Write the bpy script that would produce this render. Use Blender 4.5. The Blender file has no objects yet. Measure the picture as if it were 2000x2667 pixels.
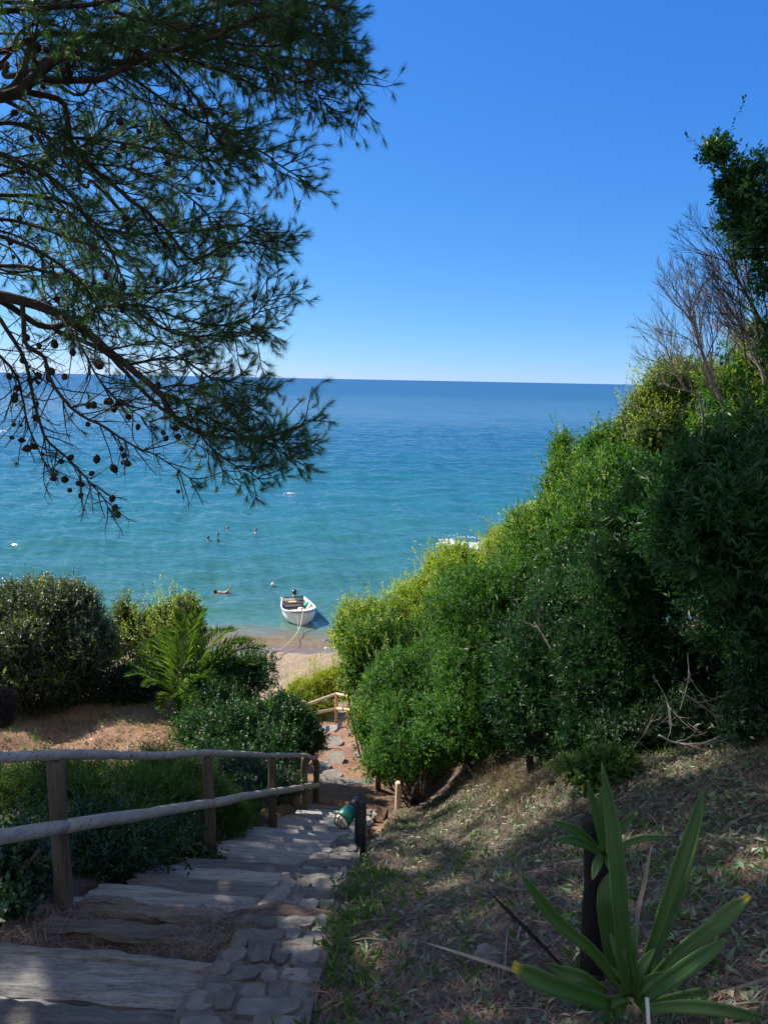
import bpy, bmesh, math, random
import numpy as np
from mathutils import Vector, Matrix, noise

rng = np.random.default_rng(7)
random.seed(7)
C = bpy.context.scene.collection
R = math.radians

# ------------------------------------------------------------------ camera
EYE = 13.7
F = 1926.0
PITCH, ROLL = R(10.15), R(1.1)
camd = bpy.data.cameras.new('camera')
cam = bpy.data.objects.new('camera', camd)
C.objects.link(cam)
camd.sensor_width = 36.0
camd.lens = 36.0 * F / 2667.0
camd.clip_start = 0.05
camd.clip_end = 60000
M = Matrix.Rotation(R(90) - PITCH, 3, 'X') @ Matrix.Rotation(ROLL, 3, 'Z')
cam.matrix_world = Matrix.Translation((0, 0, EYE)) @ M.to_4x4()
bpy.context.scene.camera = cam
MN = np.array(M)

def P(px, py, d):
    """world point seen at photo pixel (px,py) at camera depth d"""
    v = MN @ np.array([(px - 1000) / F * d, (1333.5 - py) / F * d, -d])
    return np.array([v[0], v[1], v[2] + EYE])

# ------------------------------------------------------------------ helpers
def tag(o, label=None, cat=None, group=None, kind=None):
    if label: o['label'] = label
    if cat: o['category'] = cat
    if group: o['group'] = group
    if kind: o['kind'] = kind
    return o

def empty(name, loc, label, cat, group=None, rotz=0):
    o = bpy.data.objects.new(name, None)
    C.objects.link(o)
    o.location = loc
    o.rotation_euler = (0, 0, rotz)
    o.empty_display_size = .2
    tag(o, label, cat, group)
    return o

def link(name, me, mat, parent=None, smooth=True):
    o = bpy.data.objects.new(name, me)
    C.objects.link(o)
    if mat and not me.materials: me.materials.append(mat)
    if parent is not None:
        o.parent = parent
        T = Matrix.Translation(parent.location) @ Matrix.Rotation(parent.rotation_euler[2], 4, 'Z')
        o.matrix_parent_inverse = T.inverted()
    return o

def mesh_np(name, V, faces, smooth=False):
    """faces: list of int arrays (n,k)"""
    me = bpy.data.meshes.new(name)
    if len(V) == 0: print('EMPTY MESH', name); return me
    V = np.asarray(V, dtype=np.float32)
    loops = np.concatenate([f.ravel() for f in faces]).astype(np.int32)
    tot = np.concatenate([np.full(len(f), f.shape[1], np.int32) for f in faces])
    st = np.concatenate([[0], np.cumsum(tot)[:-1]]).astype(np.int32)
    me.vertices.add(len(V)); me.vertices.foreach_set('co', V.ravel())
    me.loops.add(len(loops)); me.loops.foreach_set('vertex_index', loops)
    me.polygons.add(len(tot)); me.polygons.foreach_set('loop_start', st)
    me.polygons.foreach_set('loop_total', tot)
    me.polygons.foreach_set('use_smooth', np.full(len(tot), bool(smooth)))
    me.update(calc_edges=True)
    return me

class MB:
    def __init__(s): s.v = []; s.f = {}; s.n = 0
    def add(s, V, faces):
        V = np.asarray(V, float)
        s.v.append(V)
        for f in faces:
            f = np.asarray(f) + s.n
            s.f.setdefault(f.shape[1], []).append(f)
        s.n += len(V)
    def mesh(s, name, smooth=True):
        return mesh_np(name, np.concatenate(s.v), [np.concatenate(f) for f in s.f.values()], smooth)
    def build(s, name, mat, parent=None, smooth=True):
        return link(name, s.mesh(name, smooth), mat, parent)

def nrm(a):
    return a / np.maximum(np.linalg.norm(a, axis=-1, keepdims=True), 1e-9)

def tube(mb, pts, r, sides=6, cap=True, jit=0.0, profile=None):
    pts = np.asarray(pts, float); n = len(pts)
    r = np.broadcast_to(np.asarray(r, float), (n,)) if np.ndim(r) <= 1 else r
    t = np.zeros_like(pts)
    t[1:-1] = pts[2:] - pts[:-2]; t[0] = pts[1] - pts[0]; t[-1] = pts[-1] - pts[-2]
    t = nrm(t)
    ref = np.array([0, 0, 1.]) if abs(t[0][2]) < .9 else np.array([1., 0, 0])
    u = nrm(np.cross(t[0], ref)); V = []
    ang = np.arange(sides) * 2 * np.pi / sides
    for i in range(n):
        u = nrm(u - t[i] * np.dot(u, t[i])); w = np.cross(t[i], u)
        if profile is None: a, b = np.cos(ang) * r[i], np.sin(ang) * r[i]
        else: a, b = profile[:, 0] * r[i], profile[:, 1] * r[i]
        V.append(pts[i] + a[:, None] * u + b[:, None] * w)
    V = np.concatenate(V)
    if jit: V = V + rng.normal(0, jit, V.shape)
    s = sides; i = np.arange(n - 1)[:, None] * s; k = np.arange(s)[None]; k2 = (k + 1) % s
    q = np.stack([i + k, i + k2, i + s + k2, i + s + k], -1).reshape(-1, 4)
    fs = [q]
    if cap:
        fs += [np.arange(s)[None, ::-1], (np.arange(s) + (n - 1) * s)[None]]
    mb.add(V, fs)

def spline(pts, n):
    pts = np.asarray(pts, float)
    if len(pts) < 3:
        t = np.linspace(0, 1, n)[:, None]
        return pts[0] * (1 - t) + pts[-1] * t
    p = np.vstack([2 * pts[0] - pts[1], pts, 2 * pts[-1] - pts[-2]])
    out = []
    for u in np.linspace(0, len(pts) - 1 - 1e-6, n):
        i = int(u); t = u - i
        a, b, c, d = p[i], p[i + 1], p[i + 2], p[i + 3]
        out.append(.5 * (2 * b + (c - a) * t + (2 * a - 5 * b + 4 * c - d) * t * t + (3 * b - a - 3 * c + d) * t ** 3))
    return np.array(out)

def log(mb, p0, p1, r0, r1=None, sides=14, seg=14, wob=.004, bend=0.0):
    r1 = r0 if r1 is None else r1
    t = np.linspace(0, 1, seg)[:, None]
    pts = np.asarray(p0) * (1 - t) + np.asarray(p1) * t
    pts = pts + np.cumsum(rng.normal(0, wob * .6, pts.shape), 0) * np.sin(np.pi * t)
    if bend: pts[:, 2] += bend * np.sin(np.pi * t[:, 0])
    r = np.linspace(r0, r1, seg) * (1 + rng.normal(0, .025, seg))
    # slightly chamfered ends
    pts = np.vstack([pts[0], pts, pts[-1]]); r = np.concatenate([[r[0] * .86], r, [r[-1] * .86]])
    d = nrm(pts[-2] - pts[1]); pts[0] = pts[1] - d * .006; pts[-1] = pts[-2] + d * .006
    prof = np.stack([np.cos(np.arange(sides) * 2 * np.pi / sides), np.sin(np.arange(sides) * 2 * np.pi / sides)], -1)
    prof *= (1 + rng.normal(0, .02, sides))[:, None]
    tube(mb, pts, r, sides, profile=prof)

def timber(mb, p0, p1, depth, height, seg=26, jit=.02):
    """weathered beam: p0,p1 = far top edge ends; depth goes toward the viewer"""
    p0 = np.asarray(p0, float); p1 = np.asarray(p1, float)
    L = nrm(p1 - p0); up = np.array([0, 0, 1.]); back = nrm(np.cross(up, L)) * -1
    if back[1] > 0: back = -back
    prof = []
    nd = 7
    for i in range(nd): prof.append((i / (nd - 1), 0.0))
    prof += [(1.0, -.5), (1.0, -1.0), (.5, -1.0), (0, -1.0), (0, -.5)]
    prof = np.array(prof); k = len(prof)
    t = np.linspace(0, 1, seg)
    def smooth_noise(a):
        z = rng.normal(0, 1, seg + 6)
        z = np.convolve(z, np.ones(5) / 5, 'valid')[:seg]
        return z * a * 2
    off = np.stack([smooth_noise(jit) for _ in range(k)], 1)
    offz = np.stack([smooth_noise(jit * .22) for _ in range(k)], 1)
    sag = smooth_noise(jit * .6)
    V = []
    for i in range(seg):
        base = p0 * (1 - t[i]) + p1 * t[i]
        y = prof[:, 0] * depth + off[i] * (1 + (prof[:, 0] < .01))
        z = prof[:, 1] * height + offz[i] + sag[i]
        z = z - np.where((np.abs(prof[:, 1]) < .01) & ((prof[:, 0] < .01) | (prof[:, 0] > .99)), .018, 0)
        V.append(base + y[:, None] * back + z[:, None] * up)
    V = np.concatenate(V)
    # ragged ends
    V[:k] += rng.normal(0, .03, (k, 1)) * L
    V[-k:] += rng.normal(0, .03, (k, 1)) * L
    i = np.arange(seg - 1)[:, None] * k; a = np.arange(k)[None]; b = (a + 1) % k
    q = np.stack([i + a, i + k + a, i + k + b, i + b], -1).reshape(-1, 4)
    mb.add(V, [q, np.arange(k)[None], (np.arange(k) + (seg - 1) * k)[None, ::-1]])

# ------------------------------------------------------------------ materials
def mat(name):
    m = bpy.data.materials.new(name); m.use_nodes = True
    nt = m.node_tree
    b = nt.nodes['Principled BSDF']
    return m, nt, b

def N(nt, typ, **kw):
    n = nt.nodes.new(typ)
    for k, v in kw.items():
        if k in n.inputs: n.inputs[k].default_value = v
        else: setattr(n, k, v)
    return n

def ramp(nt, fac, stops, interp='LINEAR'):
    n = nt.nodes.new('ShaderNodeValToRGB')
    e = n.color_ramp.elements
    n.color_ramp.interpolation = interp
    while len(e) < len(stops): e.new(.5)
    for el, (p, c) in zip(e, stops):
        el.position = p
        el.color = (*c, 1) if len(c) == 3 else c
    nt.links.new(fac, n.inputs[0])
    return n.outputs[0]

def mixc(nt, fac, a, b, blend='MIX'):
    n = nt.nodes.new('ShaderNodeMix'); n.data_type = 'RGBA'; n.blend_type = blend
    for i, x in ((0, fac), (6, a), (7, b)):
        if isinstance(x, (int, float)): n.inputs[i].default_value = x
        elif isinstance(x, tuple): n.inputs[i].default_value = (*x, 1)
        else: nt.links.new(x, n.inputs[i])
    return n.outputs[2]

def noise_n(nt, scale, detail=6, rough=.6, vec=None, stretch=None, coord='Object'):
    if vec is None:
        tc = nt.nodes.new('ShaderNodeTexCoord'); vec = tc.outputs[coord]
    if stretch:
        mp = nt.nodes.new('ShaderNodeMapping'); mp.inputs['Scale'].default_value = stretch
        nt.links.new(vec, mp.inputs[0]); vec = mp.outputs[0]
    n = nt.nodes.new('ShaderNodeTexNoise')
    n.inputs['Scale'].default_value = scale; n.inputs['Detail'].default_value = detail
    n.inputs['Roughness'].default_value = rough
    nt.links.new(vec, n.inputs['Vector'])
    return n.outputs['Fac']

def bump(nt, b, h, strength=.5, dist=.02, prev=None):
    n = nt.nodes.new('ShaderNodeBump')
    n.inputs['Strength'].default_value = strength; n.inputs['Distance'].default_value = dist
    nt.links.new(h, n.inputs['Height'])
    if prev is not None: nt.links.new(prev, n.inputs['Normal'])
    if b is not None: nt.links.new(n.outputs[0], b.inputs['Normal'])
    return n.outputs[0]

def leaf_mat(name, cols, trans=.35, rough=.42, spec=.5, tcol=None):
    m, nt, b = mat(name)
    g = nt.nodes.new('ShaderNodeNewGeometry')
    col = ramp(nt, g.outputs['Random Per Island'], [(i / max(1, len(cols) - 1), c) for i, c in enumerate(cols)])
    nt.links.new(col, b.inputs['Base Color'])
    b.inputs['Roughness'].default_value = rough
    b.inputs['Specular IOR Level'].default_value = spec
    tr = nt.nodes.new('ShaderNodeBsdfTranslucent')
    c2 = mixc(nt, 1.0, col, tcol or (1.9, 2.0, .7), 'MULTIPLY')
    nt.links.new(c2, tr.inputs[0])
    mx = nt.nodes.new('ShaderNodeMixShader'); mx.inputs[0].default_value = trans
    nt.links.new(b.outputs[0], mx.inputs[1]); nt.links.new(tr.outputs[0], mx.inputs[2])
    nt.links.new(mx.outputs[0], nt.nodes['Material Output'].inputs[0])
    return m

def rough_mat(name, stops, scale=4, rough=.85, bs=.4, bd=.02, stretch=None, detail=8, spec=.3):
    m, nt, b = mat(name)
    f = noise_n(nt, scale, detail, .65, stretch=stretch)
    nt.links.new(ramp(nt, f, stops), b.inputs['Base Color'])
    b.inputs['Roughness'].default_value = rough
    b.inputs['Specular IOR Level'].default_value = spec
    f2 = noise_n(nt, scale * 4, 6, .7, stretch=stretch)
    bump(nt, b, f2, bs, bd)
    return m

M_HEDGE = leaf_mat('hedge_leaf', [(.018, .07, .016), (.03, .105, .02), (.05, .14, .022), (.09, .18, .03)], .45, .5, .3)
M_HEDGE2 = leaf_mat('broad_leaf', [(.012, .052, .018), (.02, .075, .022), (.04, .105, .026)], .4, .4, .4)
M_GREYG = leaf_mat('grey_leaf', [(.022, .042, .026), (.04, .07, .04), (.07, .105, .06), (.11, .14, .08)], .3, .38)
M_YOUNGLIT = leaf_mat('sunlit_young_leaf', [(.11, .18, .022), (.19, .26, .03), (.29, .34, .05)], .5, .45)  # new growth, with the sunlight on ridge and edges put into its colour
M_OLIVE = leaf_mat('olive_leaf', [(.035, .065, .028), (.055, .095, .034), (.085, .125, .042), (.13, .155, .05)], .42, .42)
M_FEATHER = leaf_mat('feather_leaf', [(.03, .085, .02), (.055, .125, .025), (.10, .17, .035)], .42, .5)
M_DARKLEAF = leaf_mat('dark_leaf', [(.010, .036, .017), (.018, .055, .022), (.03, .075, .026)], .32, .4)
M_NEEDLE = leaf_mat('pine_needle', [(.020, .066, .034), (.032, .095, .038), (.065, .13, .030)], .36, .5)
M_PALM = leaf_mat('palm_leaf', [(.035, .085, .022), (.065, .13, .03), (.12, .18, .035)], .42, .36)
M_YUCCA = leaf_mat('yucca_leaf', [(.048, .145, .032), (.07, .18, .04)], .38, .42)
def yucca_mat(name, yellow):
    m = leaf_mat(name, [(.034, .115, .022), (.055, .155, .03)], .34, .36)
    nt = m.node_tree; b = nt.nodes['Principled BSDF']
    col = b.inputs['Base Color'].links[0].from_socket
    ac = N(nt, 'ShaderNodeAttribute', attribute_name='across'); al = N(nt, 'ShaderNodeAttribute', attribute_name='along')
    edge = ramp(nt, ac.outputs['Fac'], [(0, (1, 1, 1)), (.07, (.05, .05, .05)), (.5, (.12, .12, .12)), (.93, (.05, .05, .05)), (1, (1, 1, 1))])
    c = mixc(nt, edge, col, (.16, .24, .07))
    cv = N(nt, 'ShaderNodeCombineXYZ'); nt.links.new(ac.outputs['Fac'], cv.inputs[0]); nt.links.new(al.outputs['Fac'], cv.inputs[1])
    st = noise_n(nt, 1.0, 3, .6, cv.outputs[0], (22, 1.2, 1))
    c = mixc(nt, 1.0, c, ramp(nt, st, [(.3, (.62, .68, .6)), (.7, (1.25, 1.2, 1.2))]), 'MULTIPLY')
    sp_ = noise_n(nt, 38, 3, .6)
    c = mixc(nt, ramp(nt, sp_, [(.66, (0, 0, 0)), (.72, (.7, .7, .7))]), c, (.17, .15, .05))
    if yellow:
        wob = N(nt, 'ShaderNodeMath', operation='MULTIPLY_ADD'); nt.links.new(noise_n(nt, 25, 3), wob.inputs[0]); wob.inputs[1].default_value = .08; nt.links.new(al.outputs['Fac'], wob.inputs[2])
        c = mixc(nt, ramp(nt, wob.outputs[0], [(.94, (0, 0, 0)), (1.04, (1, 1, 1))]), c, (.40, .34, .04))
    nt.links.new(c, b.inputs['Base Color'])
    tr = [n for n in nt.nodes if n.type == 'BSDF_TRANSLUCENT'][0]
    nt.links.new(mixc(nt, 1.0, c, (1.7, 1.8, .7), 'MULTIPLY'), tr.inputs[0])
    bump(nt, b, st, .35, .004)
    return m
M_YUCCA = yucca_mat('yucca_leaf', False); M_YUCCAY = yucca_mat('yucca_leaf_yellow_end', True)
M_STRAW = leaf_mat('straw', [(.16, .10, .06), (.26, .18, .10), (.36, .27, .16), (.12, .08, .055)], .15, .7)
M_NEEDLELITTER = leaf_mat('fallen_needle', [(.09, .057, .045), (.15, .098, .074), (.23, .16, .12), (.34, .28, .22)], .05, .7)
M_LITTER = leaf_mat('fallen_leaf', [(.10, .18, .11), (.16, .24, .15), (.05, .10, .05), (.25, .26, .18), (.15, .10, .07), (.07, .15, .075)], .15, .4)
M_REED = leaf_mat('reed_leaf', [(.17, .24, .03), (.26, .30, .04), (.34, .33, .07)], .4, .5)
M_CONE = rough_mat('pine_cone', [(.3, (.018, .012, .009)), (.7, (.05, .033, .024))], 40, .8, .6, .01)
M_BARK = rough_mat('pine_bark', [(.3, (.028, .022, .018)), (.6, (.075, .058, .048)), (.8, (.12, .10, .085))], 9, .9, .8, .03, stretch=(1, 1, .35))
M_TWIG = rough_mat('twig_bark', [(.35, (.05, .042, .036)), (.65, (.13, .11, .095))], 12, .9, .3, .01)
M_DEADWOOD = rough_mat('dead_wood', [(.3, (.16, .13, .115)), (.7, (.36, .31, .28))], 10, .85, .3, .01)
M_YTRUNK = rough_mat('charred_trunk', [(.3, (.008, .008, .010)), (.7, (.028, .025, .026))], 14, .9, .8, .02, stretch=(3, 3, .4))

def wood_mat(name, cols, stretch, scale=3, bs=.6):
    m, nt, b = mat(name)
    tc = nt.nodes.new('ShaderNodeTexCoord')
    f = noise_n(nt, scale, 9, .7, tc.outputs['Object'], stretch)
    big = noise_n(nt, 2.2, 4, .6, tc.outputs['Object'])
    c = ramp(nt, f, [(.28, cols[0]), (.5, cols[1]), (.72, cols[2])])
    c = mixc(nt, ramp(nt, big, [(.35, (0, 0, 0)), (.7, (.55, .55, .55))]), c, cols[3])
    fine = noise_n(nt, scale * 5, 5, .7, tc.outputs['Object'], stretch)
    crack = ramp(nt, fine, [(.33, (.16, .15, .14)), (.43, (1, 1, 1))])
    c = mixc(nt, 1.0, c, crack, 'MULTIPLY')
    oi = nt.nodes.new('ShaderNodeObjectInfo')
    g2 = nt.nodes.new('ShaderNodeNewGeometry')
    am = N(nt, 'ShaderNodeMath', operation='ADD'); nt.links.new(oi.outputs['Random'], am.inputs[0]); nt.links.new(g2.outputs['Random Per Island'], am.inputs[1])
    am2 = N(nt, 'ShaderNodeMath', operation='FRACT'); nt.links.new(am.outputs[0], am2.inputs[0]); am = am2
    if 'timber' in name: c = mixc(nt, 1.0, c, ramp(nt, am.outputs[0], [(0, (.55, .54, .53)), (.5, (1, 1, 1)), (1.0, (1.45, 1.43, 1.39))]), 'MULTIPLY')
    nt.links.new(c, b.inputs['Base Color'])
    b.inputs['Roughness'].default_value = .8
    b.inputs['Specular IOR Level'].default_value = .25
    n1 = bump(nt, None, fine, bs, .012)
    bump(nt, b, f, bs, .02, n1)
    return m
GREY = [(.10, .099, .098), (.27, .266, .262), (.45, .443, .435), (.17, .17, .155)]
M_TIMBER = wood_mat('weathered_timber', GREY, (1.2, 12, 12), 2.5, .7)
M_TIMBERD = wood_mat('dark_timber', [(.045, .04, .036), (.115, .10, .088), (.20, .18, .155), (.08, .08, .06)], (1.2, 12, 12), 2.5, .7)
M_RAIL = wood_mat('rail_wood', [(.27, .25, .22), (.41, .385, .34), (.55, .52, .47), (.34, .325, .285)], (9, 1.3, 5), 2.5, .6)
M_POST = wood_mat('post_wood', [(.06, .05, .04), (.12, .10, .08), (.18, .155, .12), (.10, .085, .055)], (9, 9, .8), 2.5, .6)
M_FARWOOD = wood_mat('new_wood', [(.36, .21, .10), (.50, .31, .15), (.60, .41, .22), (.5, .34, .18)], (3, 3, 3), 2.5, .3)
M_FARRAIL = wood_mat('new_rail_wood', [(.46, .35, .22), (.58, .46, .30), (.68, .57, .40), (.58, .5, .36)], (3, 3, 3), 2.5, .3)
M_STONE = None
def stone_mat():
    m, nt, b = mat('kerb_stone')
    g = nt.nodes.new('ShaderNodeNewGeometry')
    base = ramp(nt, g.outputs['Random Per Island'], [(0, (.10, .098, .096)), (.5, (.165, .161, .155)), (1, (.245, .236, .222))])
    f = noise_n(nt, 9, 9, .7)
    c = mixc(nt, 1.0, base, ramp(nt, f, [(.3, (.55, .55, .55)), (.7, (1.25, 1.25, 1.22))]), 'MULTIPLY')
    nt.links.new(c, b.inputs['Base Color']); b.inputs['Roughness'].default_value = .85
    bump(nt, b, noise_n(nt, 30, 8, .7), .7, .015)
    return m
M_STONE = stone_mat()
M_SLATE = rough_mat('path_slate', [(.3, (.15, .135, .12)), (.7, (.28, .26, .23))], 5, .85, .5, .015)
M_MORTAR = rough_mat('mortar', [(.3, (.10, .097, .092)), (.7, (.21, .20, .188))], 22, .95, .8, .02)

# ------------------------------------------------------------------ terrain
def smooth(a, b, x):
    t = np.clip((x - a) / (b - a), 0, 1); return t * t * (3 - 2 * t)
def lineY(y):
    return np.interp(y, [-60, -2, 0, 1, 2.6, 3.88, 12.6, 14.3, 23.4, 26, 31, 36.2, 60, 400], [1.5, 1.6, 1.75, 2.0, 2.58, 3.1, 7.8, 8.35, 11.4, 12.05, 12.75, 13.66, 16.0, 20])
def xc(y):
    return np.interp(y, [0, 4.2, 9.2, 12, 14.3, 23.4, 30], [-1.5, -1.2, -.75, -.62, -.78, -1.6, -2])
def lumps(x, y):
    h = np.zeros_like(x)
    r2 = np.random.default_rng(3)
    for w, a in ((2.6, .05), (1.3, .03), (.7, .018), (.4, .010), (.22, .006)):
        for _ in range(4):
            th = r2.uniform(0, 6.28); ph = r2.uniform(0, 6.28)
            k = 2 * np.pi / (w * r2.uniform(.8, 1.25))
            h += a * .5 * np.sin(k * (np.cos(th) * x + np.sin(th) * y) + ph)
    return h
def ground(x, y):
    x = np.asarray(x, float); y = np.asarray(y, float)
    ln = lineY(y); s = x - xc(y)
    dr = np.interp(y, [-60, -3, 0, 16, 22, 27], [.9, .9, 1.25, 6.05, 10, 12.2])
    dr = dr - np.clip(.25 * (x - 2.5), 0, 2.5) * (1 - smooth(14, 22, y))
    dr = np.maximum(dr, .2)
    dr = np.where(y > 27, ln, dr)
    dl = np.interp(y, [-60, 0, 5, 8.5, 10.5, 13, 16.5, 19, 24, 27], [1.4, 1.5, 3.9, 5.7, 6.3, 6.6, 7.2, 8.5, 11.8, 12.2])
    dl = np.where(y > 27, ln, dl)
    tr = smooth(1.05, 4.0, s); tl = smooth(.95, 2.4, -s)
    d = ln * (1 - tr - tl) + dr * tr + dl * tl
    cor = (smooth(.98, .72, np.abs(s)))
    low = np.where(y < 3.22, .32, np.where((y > 4.02) & (y < 12.3), .28, .0))
    d = d + cor * low
    amp = np.interp(y, [0, 3, 12, 26, 34, 38], [.6, 1, 1.2, 1.2, .5, .2])
    return EYE - d + lumps(x, y) * amp

def axis(lo, hi, fine_lo, fine_hi, step, grow):
    a = list(np.arange(fine_lo, fine_hi + 1e-6, step))
    s = step
    while a[-1] < hi: s *= grow; a.append(a[-1] + s)
    s = step; b = []; c = a[0]
    while c > lo: s *= grow; c -= s; b.append(c)
    return np.array(b[::-1] + a)
gx = axis(-500, 500, -9, 7, .09, 1.12)
gy = axis(-60, 70, 0, 37, .09, 1.15)
X, Y = np.meshgrid(gx, gy)
Z = ground(X, Y)
ny, nx = X.shape
idx = np.arange(ny * nx).reshape(ny, nx)
quads = np.stack([idx[:-1, :-1], idx[:-1, 1:], idx[1:, 1:], idx[1:, :-1]], -1).reshape(-1, 4)
gm = mesh_np('ground', np.stack([X, Y, Z], -1).reshape(-1, 3), [quads], True)

def ground_mat():
    m, nt, b = mat('ground_earth')
    geo = nt.nodes.new('ShaderNodeNewGeometry')
    sep = nt.nodes.new('ShaderNodeSeparateXYZ'); nt.links.new(geo.outputs['Position'], sep.inputs[0])
    pos = geo.outputs['Position']
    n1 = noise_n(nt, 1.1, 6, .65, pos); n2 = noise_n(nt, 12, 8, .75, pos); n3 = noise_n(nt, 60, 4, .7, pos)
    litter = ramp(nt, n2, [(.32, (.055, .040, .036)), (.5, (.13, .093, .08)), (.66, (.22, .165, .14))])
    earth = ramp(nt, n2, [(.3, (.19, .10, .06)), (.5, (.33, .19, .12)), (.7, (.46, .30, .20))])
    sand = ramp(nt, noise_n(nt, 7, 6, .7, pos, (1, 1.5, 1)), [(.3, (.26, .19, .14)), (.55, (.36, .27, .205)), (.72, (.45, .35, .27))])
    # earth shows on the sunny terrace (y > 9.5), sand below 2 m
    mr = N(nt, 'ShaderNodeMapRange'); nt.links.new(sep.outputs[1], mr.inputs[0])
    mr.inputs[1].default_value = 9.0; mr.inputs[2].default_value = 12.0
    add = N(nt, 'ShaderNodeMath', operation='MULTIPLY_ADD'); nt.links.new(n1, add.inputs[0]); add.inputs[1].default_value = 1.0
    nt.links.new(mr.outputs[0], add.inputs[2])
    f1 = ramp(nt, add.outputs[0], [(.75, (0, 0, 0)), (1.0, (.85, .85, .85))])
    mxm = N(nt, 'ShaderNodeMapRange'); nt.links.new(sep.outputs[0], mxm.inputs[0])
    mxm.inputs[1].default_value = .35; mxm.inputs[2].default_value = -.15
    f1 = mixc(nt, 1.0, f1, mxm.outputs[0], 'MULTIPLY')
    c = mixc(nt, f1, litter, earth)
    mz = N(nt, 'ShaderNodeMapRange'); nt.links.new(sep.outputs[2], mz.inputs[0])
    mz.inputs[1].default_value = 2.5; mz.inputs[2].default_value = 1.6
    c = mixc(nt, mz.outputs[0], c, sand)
    # wet strip by the water line
    mw = N(nt, 'ShaderNodeMapRange'); nt.links.new(sep.outputs[2], mw.inputs[0])
    mw.inputs[1].default_value = .34; mw.inputs[2].default_value = .24
    c = mixc(nt, mw.outputs[0], c, (.17, .125, .105))
    nt.links.new(c, b.inputs['Base Color'])
    rr = N(nt, 'ShaderNodeMapRange'); nt.links.new(mw.outputs[0], rr.inputs[0])
    rr.inputs[3].default_value = .95; rr.inputs[4].default_value = .22
    nt.links.new(rr.outputs[0], b.inputs['Roughness'])
    b.inputs['Specular IOR Level'].default_value = .35
    dry = N(nt, 'ShaderNodeMath', operation='SUBTRACT'); dry.inputs[0].default_value = 1.0
    nt.links.new(mw.outputs[0], dry.inputs[1])
    h = N(nt, 'ShaderNodeMath', operation='MULTIPLY'); nt.links.new(dry.outputs[0], h.inputs[0])
    hm = N(nt, 'ShaderNodeMath', operation='ADD')
    nt.links.new(noise_n(nt, 3.2, 4, .55, pos, (1, 1.6, 1)), hm.inputs[0]); nt.links.new(n2, hm.inputs[1])
    nt.links.new(hm.outputs[0], h.inputs[1])
    k = bump(nt, None, h.outputs[0], .8, .10)
    bump(nt, b, n3, .5, .02, k)
    return m
tag(link('ground', gm, ground_mat()), 'sloping brown earth bank running down to the pinkish beach', kind='structure')

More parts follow.
